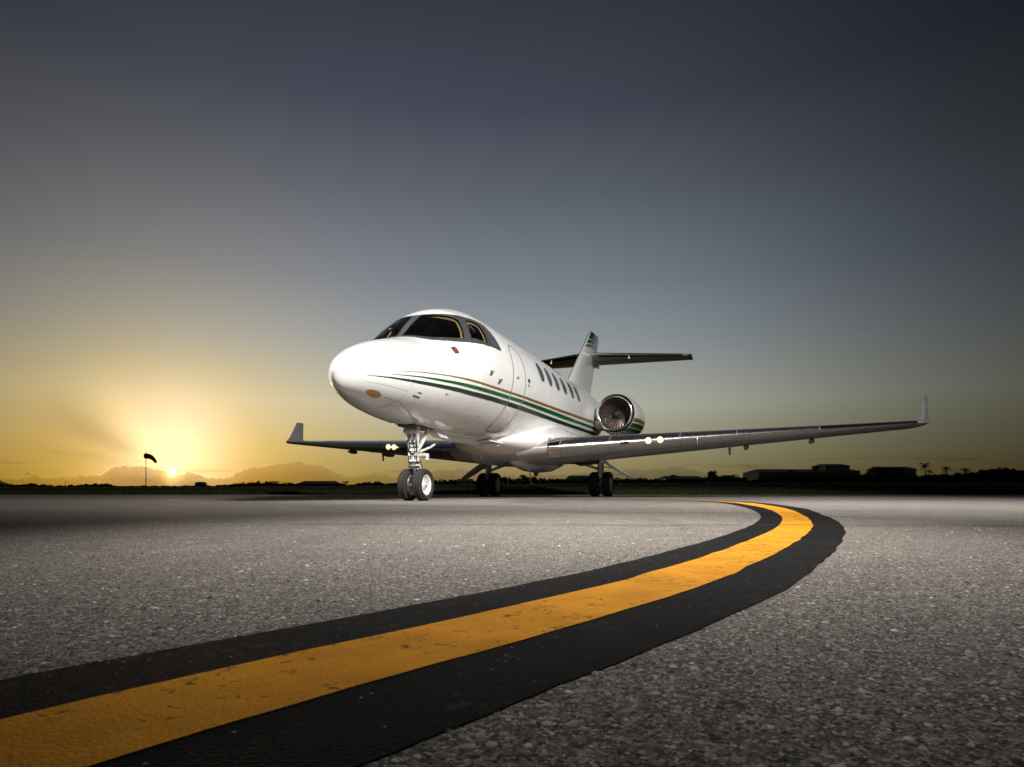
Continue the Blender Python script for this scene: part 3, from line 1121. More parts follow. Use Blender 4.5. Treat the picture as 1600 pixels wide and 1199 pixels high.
# wing-to-body fairing and ventral tank
FK = [4.25, 4.6, 5.2, 5.8, 6.6, 8.4, 9.4, 10.3, 11.0]
FW = [.10, .46, .86, 1.06, 1.14, 1.14, 1.00, .66, .10]
FB = [1.03, .93, .80, .755, .74, .75, .80, .96, 1.22]
FT = [1.10, 1.20, 1.34, 1.50, 1.62, 1.60, 1.50, 1.40, 1.40]


def fair(u, ph, off=0):
    a = R(ph)
    w, b_, t_ = (float(pchip(FK, y, [u])[0]) for y in (FW, FB, FT))
    c_, s_ = math.cos(a), math.sin(a)
    n = 2 / 2.1
    return Vector((u, -(w + off) * math.copysign(abs(c_) ** n, c_), (t_ + b_) / 2 + ((t_ - b_) / 2 + off) * math.copysign(abs(s_) ** n, s_)))


us = np.linspace(4.25, 11, 60)
an = np.arange(0, 360, 6)
v = [fair(u, p) for u in us for p in an]
n = len(an)
f = [(i * n + k, i * n + (k + 1) % n, (i + 1) * n + (k + 1) % n, (i + 1) * n + k) for i in range(len(us) - 1) for k in range(n)]
f += [tuple(range(n)), tuple(range((len(us) - 1) * n, len(us) * n))]
fairing = mk('belly_fairing', v, f, M['white'], jet, True, True, None)
VT = [(6.05, .02, .78), (6.2, .13, .70), (6.6, .26, .63), (7.2, .33, .565), (7.9, .34, .55), (8.8, .30, .60), (9.6, .18, .72), (10.0, .03, .80)]
v = []
for u, w, b_ in VT:
    for k in range(17):
        a = math.pi + math.pi * k / 16
        v.append((u, w * math.cos(a), .86 + (.86 - b_) * math.sin(a)))
f = [(i * 17 + k, i * 17 + k + 1, (i + 1) * 17 + k + 1, (i + 1) * 17 + k) for i in range(len(VT) - 1) for k in range(16)]
mk('ventral_tank', v, f, M['white'], fairing, True, True, None)
# small fittings under the belly
MB().tube([(7.35, 0, .57), (7.38, 0, .40), (7.42, 0, .30)], [.014, .012, .010], 8).box((7.47, 0, .295), (.16, .03, .02), .006).out('blade_antenna', M['white'], fairing)
MB().lathe([(-.05, 0), (-.04, .045), (.0, .055), (.03, .05), (.03, .0)], 'z', 14, (7.75, -.02, .525)).out('beacon', M['red'], fairing)
for (u, y, z, h) in ((5.55, -.42, .78, .07), (6.45, -.20, .66, .06), (6.8, -.16, .62, .05), (5.2, .30, .82, .06), (7.9, -.62, .745, .05), (6.1, -.86, .79, .05)):
    MB().tube([(u, y, z + .03), (u + .01, y, z - h)], [.013, .009], 8).out('drain_mast', M['white'], fairing)
MB().lathe([(-.10, 0), (-.07, .035), (.03, .04), (.12, 0)], 'x', 12, (5.75, -.55, .775)).out('drain_fairing', M['white'], fairing)
# round badge on the fairing
bu, bph = 5.52, 0
bp = fair(bu, bph)
bnrm = (fair(bu + .02, bph) - fair(bu - .02, bph)).cross(fair(bu, bph + 1.5) - fair(bu, bph - 1.5)).normalized()
if bnrm.y > 0:
    bnrm = -bnrm
brot = Vector((0, -1, 0)).rotation_difference(bnrm).to_euler()
bloc = bp + bnrm * .004
MB().lathe([(-.004, .050), (.004, .050), (.004, .062), (-.004, .062)], 'y', 28, (0, 0, 0), True).out('badge_ring', M['gold'], fairing, loc=bloc, rot=brot)
MB().box((-.012, 0, 0), (.012, .008, .055)).box((.012, 0, .012), (.034, .008, .012)).box((.018, 0, -.014), (.012, .008, .03)).out('badge_mark', M['gold'], fairing, loc=bloc, rot=brot)


# wings
def naca(x, t):
    return 5 * t * (.2969 * math.sqrt(max(x, 0)) - .1260 * x - .3516 * x * x + .2843 * x ** 3 - .1036 * x ** 4)


def wsec(t):
    """leading edge point, chord, thickness at span fraction t (0 = wing root)"""
    u = 5.3 + 3.7 * t
    v_ = 1.15 + 6.85 * t
    w = .965 + .595 * t
    c = 3.65 * (1 - t) + 1.15 * t
    th = .128 * (1 - t) + .10 * t
    if t < .06:
        u += (.06 - t) * .6
    return u, v_, w, c, th


XU = [(.5 * (1 - math.cos(math.pi * k / 22))) for k in range(23)]


def wing_section(t, sd, off=0, xmax=1.0):
    u, v_, w, c, th = wsec(t)
    pts = []
    xs = [x * xmax for x in XU]
    seq = [(x, 1) for x in xs[::-1]] + [(x, -1) for x in xs[1:]]
    for x, s in seq:
        y = naca(x, th) * s + .018 * 4 * x * (1 - x)
        y = y - .03 * x
        dy = .004 / c
        nx = -1 if x < .004 else -.25
        pts.append(Vector((u + x * c + off * (nx if x < .05 else 0), -sd * v_, w + y * c + off * s * (1 if x > .004 else .3))))
    return pts


def loft(name, secs, m, parent, cap=True, close=True, sharp=None):
    n = len(secs[0])
    v = [p for s_ in secs for p in s_]
    f = []
    for i in range(len(secs) - 1):
        for k in range(n if close else n - 1):
            f.append((i * n + k, i * n + (k + 1) % n, (i + 1) * n + (k + 1) % n, (i + 1) * n + k))
    if cap:
        f.append(tuple(range(n))[::-1])
        f.append(tuple(range((len(secs) - 1) * n, len(secs) * n)))
    return mk(name, v, f, m, parent, True, True, sharp)


for sd in (1, -1):
    ts = [-.10, -.05, 0, .05, .12, .2, .3, .4, .5, .6, .7, .8, .9, 1.0]
    wing = loft('wing', [wing_section(t, sd) for t in ts], M['wing'], jet, True, True, 50)
    wing['label'] = 'port wing with polished leading edge' if sd > 0 else 'starboard wing in shadow'
    for a, b_ in ((.012, .135), (.137, .318), (.320, .47), (.472, .70), (.702, .985)):
        tt = np.linspace(a, b_, 6)
        loft('leading_edge_panel', [wing_section(t, sd, .004, .105) for t in tt], M['chrome'] if a > .6 else M['alu'], wing, False, False)
    loft('leading_edge_cuff', [wing_section(t, sd, .009, .115) for t in (-.02, -.005, .010)], M['chrome'], wing, False, False)
    # winglet
    u, v_, w, c, th = wsec(1.0)
    secs = []
    for k, (dv, dw, du, ch, tk) in enumerate(((0, 0, 0, 1.15, .10), (.10, .008, .08, 1.06, .10), (.17, .05, .22, .86, .10), (.20, .14, .38, .64, .10), (.235, .40, .60, .47, .09), (.27, .645, .80, .32, .085), (.272, .66, .84, .26, .05))):
        nrm = Vector((0, -sd * 0, 1)).lerp(Vector((0, sd * 1.0, .10)), min(1, dw / .12)).normalized()
        pts = []
        for x, s in [(x, 1) for x in XU[::-1]] + [(x, -1) for x in XU[1:]]:
            y = naca(x, tk) * s * ch
            pts.append(Vector((u + du + x * ch, -sd * (v_ + dv), w + dw)) + nrm * (y + (0 if dw > .1 else .018 * 4 * x * (1 - x) * ch - .03 * x * ch)))
        secs.append(pts)
    wl = loft('winglet', secs, M['winglet'], wing, True, True, 50)
    # static wicks
    for t in np.linspace(.72, .98, 6):
        u, v_, w, c, th = wsec(t)
        MB().tube([(u + c * .99, -sd * v_, w - .03 * c), (u + c + .14, -sd * v_, w - .03 * c)], .004, 5).out('static_wick', M['black'], wing)
    # landing lights in the leading edge
    for t in (.237, .268):
        u, v_, w, c, th = wsec(t)
        MB().lathe([(-.030, 0), (-.026, .035), (-.012, .056), (.01, .064)], 'x', 20, (u - .012, -sd * v_, w + .0)).out('landing_light_reflector', M['bulb2'], wing)
        MB().lathe([(-.042, 0), (-.038, .018), (-.026, .030), (-.01, .034)], 'x', 16, (u - .012, -sd * v_, w)).out('landing_light', M['bulb'], wing)
        MB().lathe([(-.012, .062), (.0, .072), (.05, .074), (.05, .06)], 'x', 20, (u - .012, -sd * v_, w), True).out('landing_light_rim', M['chrome'], wing)
    # vent slot
    u, v_, w, c, th = wsec(.165)
    MB().box((u + .012, -sd * v_, w - .01), (.03, .38, .045), .008, Matrix.Rotation(sd * -R(28.7) + 0, 3, 'Z')).out('vent_slot', M['black'], wing)
    # stall fence tab, fuel drain mast, aileron and flap fairings
    u, v_, w, c, th = wsec(.365)
    MB().box((u + .03, -sd * v_, w - .075), (.12, .012, .15), .004).out('vortex_tab', M['alu'], wing)
    u, v_, w, c, th = wsec(.45)
    MB().tube([(u + .45 * c, -sd * v_, w - .08), (u + .45 * c + .02, -sd * v_, w - .33)], [.028, .022], 10).out('fuel_vent_mast', M['grey'], wing)
    for t, L_ in ((.70, .5), (.50, .7)):
        u, v_, w, c, th = wsec(t)
        pr = [(-.4 * L_, 0), (-.3 * L_, .03), (0, .06), (.4 * L_, .055), (.62 * L_, 0)]
        MB().lathe(pr, 'x', 14, (u + .72 * c, -sd * v_, w - .10 - .02 * c)).out('flap_track_fairing', M['grey'], wing)
    if sd > 0:
        u, v_, w, c, th = wsec(.985)
        MB().box((u + .05, -sd * (v_ + .04), w - .005), (.06, .05, .03), .010).out('navigation_light', M['red'], wing)

# fin


def sym_sections(rows, name, m, parent, axis='z', sharp=50):
    secs = []
    for (le, te, thk, pos) in rows:
        pts = []
        ch = te - le
        for x, s in [(x, 1) for x in XU[::-1]] + [(x, -1) for x in XU[1:]]:
            y = naca(x, thk / ch) * s * ch
            pts.append(Vector((le + x * ch, y, pos)) if axis == 'z' else Vector((le + x * ch, pos[0], pos[1] + y)))
        secs.append(pts)
    return loft(name, secs, m, parent, True, True, sharp)


def fin_row(w):
    le = 10.93 + (w - 3.29) / .73
    te = 13.38 + (w - 2.92) * .66
    return le, te


rows = []
for w in (2.75, 3.0, 3.4, 3.8, 4.2, 4.6, 4.9, 5.10):
    le, te = fin_row(w)
    rows.append((le, te, .30 - (w - 2.75) * .055, w))
le, te = fin_row(5.17)
rows += [(le + .03, te - .02, .11, 5.19), (le + .25, te - .12, .03, 5.25)]
fin = sym_sections(rows, 'tail_fin', M['white'], jet)


def fin_surf(w_, x, off=0):
    """x = percent of chord, on the port face"""
    le, te = fin_row(w_)
    ch = te - le
    tk = .30 - (w_ - 2.75) * .055
    y = naca(x / 100, tk / ch) * ch
    return Vector((le + x / 100 * ch, -(y + off), w_))


def fin_band(name, m, lo, hi):
    for sd in (1, -1):
        xs = np.linspace(0, 97, 26)
        v, f = [], []
        for x in xs:
            a, b_ = np.interp(x, *zip(*lo)), np.interp(x, *zip(*hi))
            for k in range(5):
                p = fin_surf(a + (b_ - a) * k / 4, x, .003)
                p.x -= .004 if x < 3 else 0
                v.append(Vector((p.x, p.y * sd, p.z)))
        for i in range(len(xs) - 1):
            for k in range(4):
                f.append((i * 5 + k, i * 5 + k + 1, (i + 1) * 5 + k + 1, (i + 1) * 5 + k))
        mk(name, v, f, m, fin, True, True, None)


fin_band('dark_fin_band', M['dark'], [(0, 4.86), (35, 4.93), (70, 4.97), (97, 4.90)], [(0, 5.16), (97, 5.16)])
fin_band('green_fin_band', M['green'], [(0, 4.66), (25, 4.74), (60, 4.79), (97, 4.66)], [(0, 4.82), (25, 4.895), (60, 4.935), (97, 4.87)])
fin_band('gold_fin_band', M['gold'], [(0, 4.50), (25, 4.60), (60, 4.65), (97, 4.42)], [(0, 4.62), (25, 4.71), (60, 4.76), (97, 4.62)])
seamr = MB().tube([(fin_row(2.95)[1] - .55, -.135, 2.95), (fin_row(4.25)[1] - .5, -.10, 4.25)], .004, 5)
seamr.out('rudder_gap', M['seal'], fin)
MB().lathe([(-.03, 0), (-.02, .03), (.02, .03), (.05, 0)], 'z', 10, (fin_row(5.2)[1] - .25, 0, 5.24)).out('beacon', M['red'], fin)

# tailplane
for sd in (1, -1):
    rows = []
    for t in (0, .15, .4, .7, .93, .985, 1.0):
        le = 12.72 + 1.46 * t + (0.10 if t > .99 else 0)
        te = 14.62 + .46 * t
        rows.append((le, te, (.19 - .09 * t) * (.4 if t > .99 else 1), (-sd * (.06 + 2.97 * t), 4.30 + .07 * t)))
    tp = sym_sections(rows, 'tailplane', M['wing'], jet, 'y')
    tt = []
    for t in (.07, .4, .7, .92):
        le, te = 12.72 + 1.46 * t, 14.62 + .46 * t
        thk = .19 - .09 * t
        pts = []
        xs_ = [x * .09 for x in XU]
        for x, s in [(x, 1) for x in xs_[::-1]] + [(x, -1) for x in xs_[1:]]:
            pts.append(Vector((le + x * (te - le) - (.004 if x < .01 else 0), -sd * (.06 + 2.97 * t), 4.30 + .07 * t + (naca(x, thk / (te - le)) * (te - le) + .0035) * s)))
        tt.append(pts)
    loft('tailplane_leading_edge', tt, M['chrome'], tp, False, False)
    MB().lathe([(-.02, 0), (-.014, .014), (.006, .02), (.02, 0)], 'x', 12, (12.72 + 1.46 * .40 + .10, -sd * 1.25, 4.235)).out('ice_light', M['bulb2'], tp)
    MB().box((14.25, -sd * 1.9, 4.285), (.34, .04, .05), .01).out('elevator_hinge', M['grey'], tp)
    MB().tube([(14.0, -sd * 3.03, 4.37), (14.9, -sd * 3.04, 4.37)], [.03, .022], 10).tube([(14.9, -sd * 3.04, 4.37), (15.15, -sd * 3.05, 4.37)], .005, 5).out('horn_balance', M['alu'], tp)
v, f = [], []
for k, (u, w, h) in enumerate(((12.3, .06, .04), (12.7, .16, .07), (13.4, .20, .10), (14.2, .17, .09), (14.75, .06, .04))):
    for a in range(12):
        an_ = 2 * math.pi * a / 12
        v.append((u, w * math.cos(an_), 4.25 + h * math.sin(an_)))
for i in range(4):
    for k in range(12):
        f.append((i * 12 + k, i * 12 + (k + 1) % 12, (i + 1) * 12 + (k + 1) % 12, (i + 1) * 12 + k))
f += [tuple(range(12)), tuple(range(48, 60))]
mk('tailplane_fillet', v, f, M['white'], fin, True, True, None)

# engines
NX = [0, .02, .08, .25, .6, 1.0, 1.6, 2.2, 2.7, 2.95]
NR = [.415, .440, .468, .498, .525, .535, .515, .44, .36, .33]
blade_me = None
for sd in (1, -1):
    c = Vector((9.33, -sd * 1.55, 2.055))
    nac = [(x, float(np.interp(x, NX, NR))) for x in NX[2:]] + [(2.95, .30), (2.5, .28)]
    xs = np.concatenate([np.linspace(.08, 2.95, 24)])
    pr = [(x, float(pchip(NX, NR, [x])[0])) for x in xs] + [(2.93, .30), (2.5, .28)]
    eng = MB().lathe(pr, 'x', 48, c, False, False).out('engine_nacelle', M['white'], jet, sharp=50)
    lip = [(.085, .4735), (.05, .458), (.02, .440), (.004, .428), (0, .415), (.004, .400), (.02, .387), (.06, .374), (.12, .366)]
    bm_ = MB()
    v, f = [], []
    nn = 56
    for a, r in lip:
        for k in range(nn):
            an_ = 2 * math.pi * k / nn
            v.append(c + Vector((a, r * math.cos(an_), r * math.sin(an_))))
    for i in range(len(lip) - 1):
        for k in range(nn):
            f.append((i * nn + k, i * nn + (k + 1) % nn, (i + 1) * nn + (k + 1) % nn, (i + 1) * nn + k))
    mk('inlet_lip', v, f, M['chrome'], eng, True, True, None)
    v, f = [], []
    for a, r in ((.12, .366), (.25, .362), (.44, .362), (.52, .355)):
        for k in range(nn):
            an_ = 2 * math.pi * k / nn
            v.append(c + Vector((a, r * math.cos(an_), r * math.sin(an_))))
    for i in range(3):
        for k in range(nn):
            f.append((i * nn + k, i * nn + (k + 1) % nn, (i + 1) * nn + (k + 1) % nn, (i + 1) * nn + k))
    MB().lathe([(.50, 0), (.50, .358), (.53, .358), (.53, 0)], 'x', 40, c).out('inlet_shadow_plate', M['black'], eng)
    mk('inlet_duct', v, f, M['duct'], eng, True, True, 40)
    if blade_me is None:
        v, f = [], []
        for k in range(7):
            t = k / 6
            r = .095 + .262 * t
            w_ = .015 + .012 * t
            a = R(28 + 34 * t)
            bow = .010 * math.sin(math.pi * t)
            for s in (-1, 0, 1):
                cu = (1 - s * s) * .007
                v.append((.36 + s * w_ * math.cos(a) * .8 + cu, s * w_ * math.sin(a) + bow, r))
        for k in range(6):
            for s in (0, 1):
                a = k * 3 + s
                f.append((a, a + 1, a + 4, a + 3))
        blade_me = mesh('fan_blade', v, f, True, False)
    for k in range(28):
        o = link('fan_blade', blade_me, M['fan'], eng)
        o.location = c
        o.rotation_euler = (2 * math.pi * k / 28, 0, 0)
    MB().lathe([(.17, 0), (.18, .02), (.23, .055), (.30, .088), (.36, .104), (.46, .108)], 'x', 28, c).out('spinner', M['spin'], eng)

    def nsurf(x, a, off=0, c=c, sd=sd):
        r = float(pchip(NX, NR, [x])[0]) + off
        return c + Vector((x, -sd * r * math.cos(R(a)), r * math.sin(R(a))))
    for nm, mm, z0, z1 in (('gold_nacelle_stripe', M['gold'], -.13, -.215), ('green_nacelle_stripe', M['green'], -.25, -.345), ('dark_nacelle_stripe', M['dark'], -.37, -.445)):
        for flip in (False, True):
            v, f = [], []
            xs = np.linspace(.12 if not flip else .12, 2.0, 30)
            for x in xs:
                r = float(pchip(NX, NR, [x])[0])
                for k in range(5):
                    z = (z0 + (z1 - z0) * k / 4) + .03 * x
                    a = math.degrees(math.asin(max(-1, z / r)))
                    v.append(nsurf(x, a if not flip else 180 - a, .003))
            for i in range(29):
                for k in range(4):
                    f.append((i * 5 + k, i * 5 + k + 1, (i + 1) * 5 + k + 1, (i + 1) * 5 + k))
            mk(nm, v, f, mm, eng, True, True, None)
    p = nsurf(.30, -88, .004)
    MB().box(tuple(p), (.09, .10, .03), .006).out('drain_scoop', M['white'], eng)
    MB().box(tuple(p + Vector((-.045, 0, .0))), (.008, .06, .022)).out('scoop_mouth', M['black'], eng)
    # pylon
    secs = []
    for yy in (.80, 1.0, 1.25):
        pts = []
        for x, s in [(x, 1) for x in XU[::-1]] + [(x, -1) for x in XU[1:]]:
            pts.append(Vector((9.72 + x * 2.3, -sd * yy, 1.90 + naca(x, .13) * s * 2.3)))
        secs.append(pts)
    loft('pylon', secs, M['white'], eng, True, True, 50)


# landing gear
def tyre_profile(r, w, bead):
    h = w / 2
    pr = [(-h * .62, bead), (-h * .80, bead + .012), (-h * .97, (r + bead) / 2 - .005), (-h, (r + bead) / 2 + .02), (-h * .93, r - .042), (-h * .80, r - .016), (-h * .62, r - .004)]
    for gx in (-.42, 0, .42):
        pr += [(h * gx - .006, r), (h * gx - .004, r - .008), (h * gx + .004, r - .008), (h * gx + .006, r)]
    pr += [(h * .62, r - .004), (h * .80, r - .016), (h * .93, r - .042), (h, (r + bead) / 2 + .02), (h * .97, (r + bead) / 2 - .005), (h * .80, bead + .012), (h * .62, bead)]
    return pr


def wheel(name, c, r, w, bead, outs):
    """outs = +1 when the dished face looks to port (-y)"""
    h = w / 2
    rm = MB()
    s = -outs
    pr = [(s * h * .30, .0), (s * h * .30, .03), (s * h * .62, .035), (s * h * .64, .048), (s * h * .30, .058), (s * h * .12, bead * .55), (s * h * .10, bead * .78),
          (s * h * .50, bead - .018), (s * h * .70, bead - .006), (s * h * .74, bead + .006), (s * h * .60, bead + .004), (-s * h * .60, bead + .004), (-s * h * .74, bead + .006), (-s * h * .60, bead - .012), (-s * h * .1, bead * .7), (-s * h * .05, .0)]
    rm.lathe(pr, 'y', 40, c)
    for k in range(9):
        a = 2 * math.pi * k / 9
        q = Vector(c) + Vector((bead * .66 * math.cos(a), s * h * .12, bead * .66 * math.sin(a)))
        rm.lathe([(-.008, 0), (-.008, .009), (.008, .009), (.008, 0)], 'y', 8, tuple(q))
    wh = rm.out(name, M['gearw'], jet, sharp=40)
    MB().lathe(tyre_profile(r, w, bead), 'y', 56, c, True).out('tyre', M['tyre'], wh, sharp=60)
    for k in range(6):
        a = 2 * math.pi * (k + .3) / 6
        q = Vector(c) + Vector((bead * .42 * math.cos(a), s * h * .16, bead * .42 * math.sin(a)))
        MB().lathe([(-.005, .0), (-.005, .016), (.005, .016), (.005, 0)], 'y', 10, tuple(q)).out('vent_hole', M['black'], wh)
    MB().lathe([(0, 0), (s * .012, .02), (0, .024)], 'y', 12, (c[0], c[1] + s * h * .66, c[2])).out('hub_cap', M['gold'], wh)
    return wh


NG = (2.0, 0, .232)
wheel('nose_wheel', (2.0, -.118, .230), .232, .145, .142, 1)
wheel('nose_wheel', (2.0, .118, .230), .232, .145, .142, -1)
ng = MB().tube([(1.93, 0, 1.16), (1.95, 0, .80)], [.078, .066], 20).tube([(1.95, 0, .80), (1.952, 0, .72), (1.955, 0, .715), (1.97, 0, .46)], [.075, .075, .062, .060], 20)
ng.tube([(1.955, 0, .60), (1.957, 0, .57)], .076, 20).tube([(1.962, 0, .51), (1.965, 0, .485)], .072, 20)
leg = ng.out('nose_gear_leg', M['gearw'], jet)
MB().tube([(1.97, 0, .47), (2.0, 0, .25)], .038, 18).out('oleo_piston', M['chrome'], leg)
MB().tube([(2.0, -.19, .232), (2.0, .19, .232)], .024, 14).box((2.0, 0, .26), (.09, .10, .11), .02).out('axle', M['gearw'], leg)
MB().tube([(2.02, 0, .60), (2.16, 0, .46), (2.03, 0, .30)], [.022, .018, .022], 10).out('torque_link', M['gearw'], leg)
dr = MB()
for sd in (1, -1):
    dr.tube([(1.93, sd * .05, .76), (1.86, sd * .11, 1.12)], [.026, .034], 10)
    dr.tube([(1.96, sd * .06, .74), (2.10, sd * .09, .92), (2.22, sd * .10, 1.10)], [.026, .030, .028], 10)
dr.box((1.86, 0, 1.0), (.06, .24, .06), .015)
dr.out('drag_brace', M['gearw'], leg)
st = MB().lathe([(-.13, .0), (-.13, .026), (-.04, .034), (.04, .034), (.09, .026), (.10, 0)], 'y', 16, (2.04, -.02, .66))
st.box((1.95, -.0, .665), (.12, .15, .05), .015).lathe([(-.045, 0), (-.045, .036), (.045, .036), (.045, 0)], 'z', 14, (2.08, -.13, .64))
st.out('steering_actuator', M['gearw'], leg)
ho = MB()
for k in range(5):
    y = -.06 + .03 * k
    ho.tube([(1.90, y, 1.02), (1.88 - .02 * (k % 2), y * 1.3, .85), (1.90, y * 1.2, .70), (1.915, y, .54 - .03 * k)], .007, 6)
ho.tube([(1.97, -.07, .60), (2.0, -.10, .50), (2.0, -.09, .38)], .008, 6)
ho.out('brake_hose', M['black'], leg)
cl = MB()
for z in (.83, .77, .68, .55, .49):
    cl.lathe([(-.012, .064), (-.012, .078), (.012, .078), (.012, .064)], 'z', 16, (1.953, 0, z), True)
    cl.box((1.89, -.02, z), (.04, .05, .022), .004)
cl.out('clamp_rings', M['steel'], leg)
MB().tube([(2.02, -.05, .71), (2.28, -.09, .79), (2.55, -.11, .90)], [.020, .017, .013], 10).out('retraction_rod', M['gearw'], leg)
# nose gear bay, doors
bay = MB().box((2.05, 0, 1.075), (.66, .30, .05), .02)
bay.out('nose_gear_bay', M['bay'], jet)
mk('nose_gear_door', [(2.25, -.16, 1.05), (2.62, -.14, 1.035), (2.58, -.24, .93), (2.30, -.25, .935), (2.25, -.172, 1.05), (2.62, -.152, 1.035), (2.58, -.252, .93), (2.30, -.262, .935)], [(0, 1, 2, 3), (7, 6, 5, 4), (0, 4, 5, 1), (1, 5, 6, 2), (2, 6, 7, 3), (3, 7, 4, 0)], M['white'], jet, False)
mk('nose_gear_door', [(2.25, .16, 1.05), (2.62, .14, 1.035), (2.58, .24, .93), (2.30, .25, .935), (2.25, .172, 1.05), (2.62, .152, 1.035), (2.58, .252, .93), (2.30, .262, .935)], [(0, 1, 2, 3), (7, 6, 5, 4), (0, 4, 5, 1), (1, 5, 6, 2), (2, 6, 7, 3), (3, 7, 4, 0)], M['white'], jet, False)
# hinge fittings ahead of the bay
hb = MB()
for k in range(14):
    u = 1.50 + .03 * k
    p = S1(u, -74 - k * .8, .006)
    hb.box(tuple(p), (.022, .03 + .02 * (k % 3), .016), .003)
hb.out('door_hinge_fittings', M['gearw'], jet)

for sd in (1, -1):
    y0 = -sd * 1.40
    wheel('main_wheel', (8.41, y0 - .150, .288), .29, .20, .165, 1)
    wheel('main_wheel', (8.41, y0 + .150, .288), .29, .20, .165, -1)
    mg = MB().tube([(8.36, y0, .92), (8.38, y0, .55)], [.075, .070], 18).tube([(8.38, y0, .58), (8.381, y0, .54)], .088, 18)
    leg = mg.out('main_gear_leg', M['gearw'], jet)
    MB().tube([(8.38, y0, .56), (8.41, y0, .32)], .048, 16).out('oleo_piston', M['chrome'], leg)
    MB().tube([(8.41, y0 - .22, .288), (8.41, y0 + .22, .288)], .03, 12).box((8.41, y0, .30), (.11, .12, .13), .02).out('axle', M['gearw'], leg)
    for q in (-.06, .06):
        MB().lathe([(-.03, .0), (-.03, .12), (.03, .12), (.03, 0)], 'y', 20, (8.41, y0 + q * 1.2, .288)).out('brake_pack', M['bay'], leg)
    MB().tube([(8.30, y0, .66), (8.18, y0, .50), (8.33, y0, .36)], [.022, .018, .022], 10).out('torque_link', M['gearw'], leg)
    MB().tube([(8.38, y0, .62), (8.40, y0 + sd * .45, .78), (8.42, y0 + sd * .80, .86)], [.03, .035, .03], 10).out('side_brace', M['gearw'], leg)
    ho = MB().tube([(8.30, y0 + .03, .86), (8.27, y0 + .06, .66), (8.26, y0 + .05, .50), (8.32, y0 + .04, .38)], .008, 6)
    ho.tube([(8.30, y0 - .04, .84), (8.24, y0 - .07, .70), (8.29, y0 - .05, .52), (8.32, y0 - .05, .38)], .008, 6)
    ho.out('brake_hose', M['black'], leg)
    # outer door hanging from the leg, swung outboard
    a0 = Vector((8.30, y0 - sd * .06, .84))
    pts = []
    for k, (dy, z, hw) in enumerate(((0, .86, .20), (.20, .74, .22), (.42, .60, .20), (.58, .50, .13), (.67, .455, .04))):
        for s in (-1, 1):
            pts.append(Vector((8.40 + s * hw, y0 - sd * (.06 + dy), z)))
    dn = Vector((0, sd * .56, -.83)) * .055
    n = len(pts)
    v = pts + [p + dn for p in pts]
    f = []
    for k in range(4):
        a = k * 2
        f += [(a, a + 1, a + 3, a + 2), (n + a, n + a + 2, n + a + 3, n + a + 1), (a, a + 2, n + a + 2, n + a), (a + 1, n + a + 1, n + a + 3, a + 3)]
    f += [(0, n, n + 1, 1), (n - 2, n - 1, 2 * n - 1, 2 * n - 2)]
    mk('gear_door', v, f, M['white'], leg, True, True, 30)
    MB().tube([(8.40, y0 - sd * .05, .70), (8.40, y0 - sd * .30, .66)], .014, 8).out('door_rod', M['gearw'], leg)
    MB().box((8.40, y0 + sd * .40, .80), (.62, .75, .05), .02).out('main_gear_bay', M['bay'], jet)
    pip = MB()
    for k in range(5):
        x = 8.15 + .12 * k
        pip.tube([(x, y0 + sd * .1, .79), (x + .03, y0 + sd * (.35 + .05 * k), .74), (x, y0 + sd * .7, .80)], .016, 6)
    pip.out('bay_plumbing', M['bay'], jet)

# ------------------------------------------------------------------ far scenery
CAMZ = .155


def wx(px, Z):
    return (px - 800) / 986 * Z


def wz(py, Z):
    return CAMZ + (766 - py) / 986 * Z


M['leaf'] = vary(mat('tree_foliage', (.030, .036, .014), .7, 0, 0, .2), .4, .4)
M['bark'] = vary(mat('tree_bark', (.06, .045, .032), .9), 4, .3)
M['frond'] = vary(mat('palm_frond', (.035, .042, .014), .6, 0, 0, .2), .8, .3)


def leaf_clumps(clumps, per, size, seed):
    r_ = np.random.default_rng(seed)
    vs = []
    for (cx, cy, cz, rx, ry, rz) in clumps:
        d = r_.normal(size=(per, 3))
        d /= np.linalg.norm(d, axis=1)[:, None]
        rad = r_.random(per) ** .4
        p = d * rad[:, None] * np.array([rx, ry, rz]) + np.array([cx, cy, cz])
        a = r_.normal(size=(per, 3))
        a /= np.linalg.norm(a, axis=1)[:, None]
        b_ = np.cross(a, r_.normal(size=(per, 3)))
        b_ /= np.linalg.norm(b_, axis=1)[:, None] + 1e-9
        s = size * r_.uniform(.6, 1.3, (per, 1))
        vs.append(np.stack([p + a * s, p - a * s * .5 + b_ * s * .7, p - a * s * .5 - b_ * s * .7], 1))
    co = np.concatenate(vs).reshape(-1, 3)
    n = len(co) // 3
    me = bpy.data.meshes.new('crown')
    me.from_pydata(co.tolist(), [], [(3 * i, 3 * i + 1, 3 * i + 2) for i in range(n)])
    return me


def tree_meshes(seed, h, w):
    r_ = random.Random(seed)
    cl = []
    for k in range(11):
        a = r_.uniform(0, 6.28)
        q = r_.uniform(.1, .75)
        cl.append((w * q * math.cos(a) * .6, w * q * math.sin(a) * .6, h * r_.uniform(.42, .88), w * r_.uniform(.20, .36), w * r_.uniform(.2, .36), h * r_.uniform(.10, .18)))
    crown = leaf_clumps(cl, 150, .045 * h, seed)
    t = MB().tube([(0, 0, -.3), (.02 * h, 0, h * .2), (0, .01 * h, h * .45)], [.035 * h, .028 * h, .018 * h], 8)
    for c in cl[:6]:
        t.tube([(0, 0, h * .32), (c[0] * .5, c[1] * .5, (h * .32 + c[2]) / 2 + .03 * h), (c[0], c[1], c[2])], [.016 * h, .011 * h, .005 * h], 6)
    trunk = mesh('trunk', t.v, t.f, True, True)
    return crown, trunk


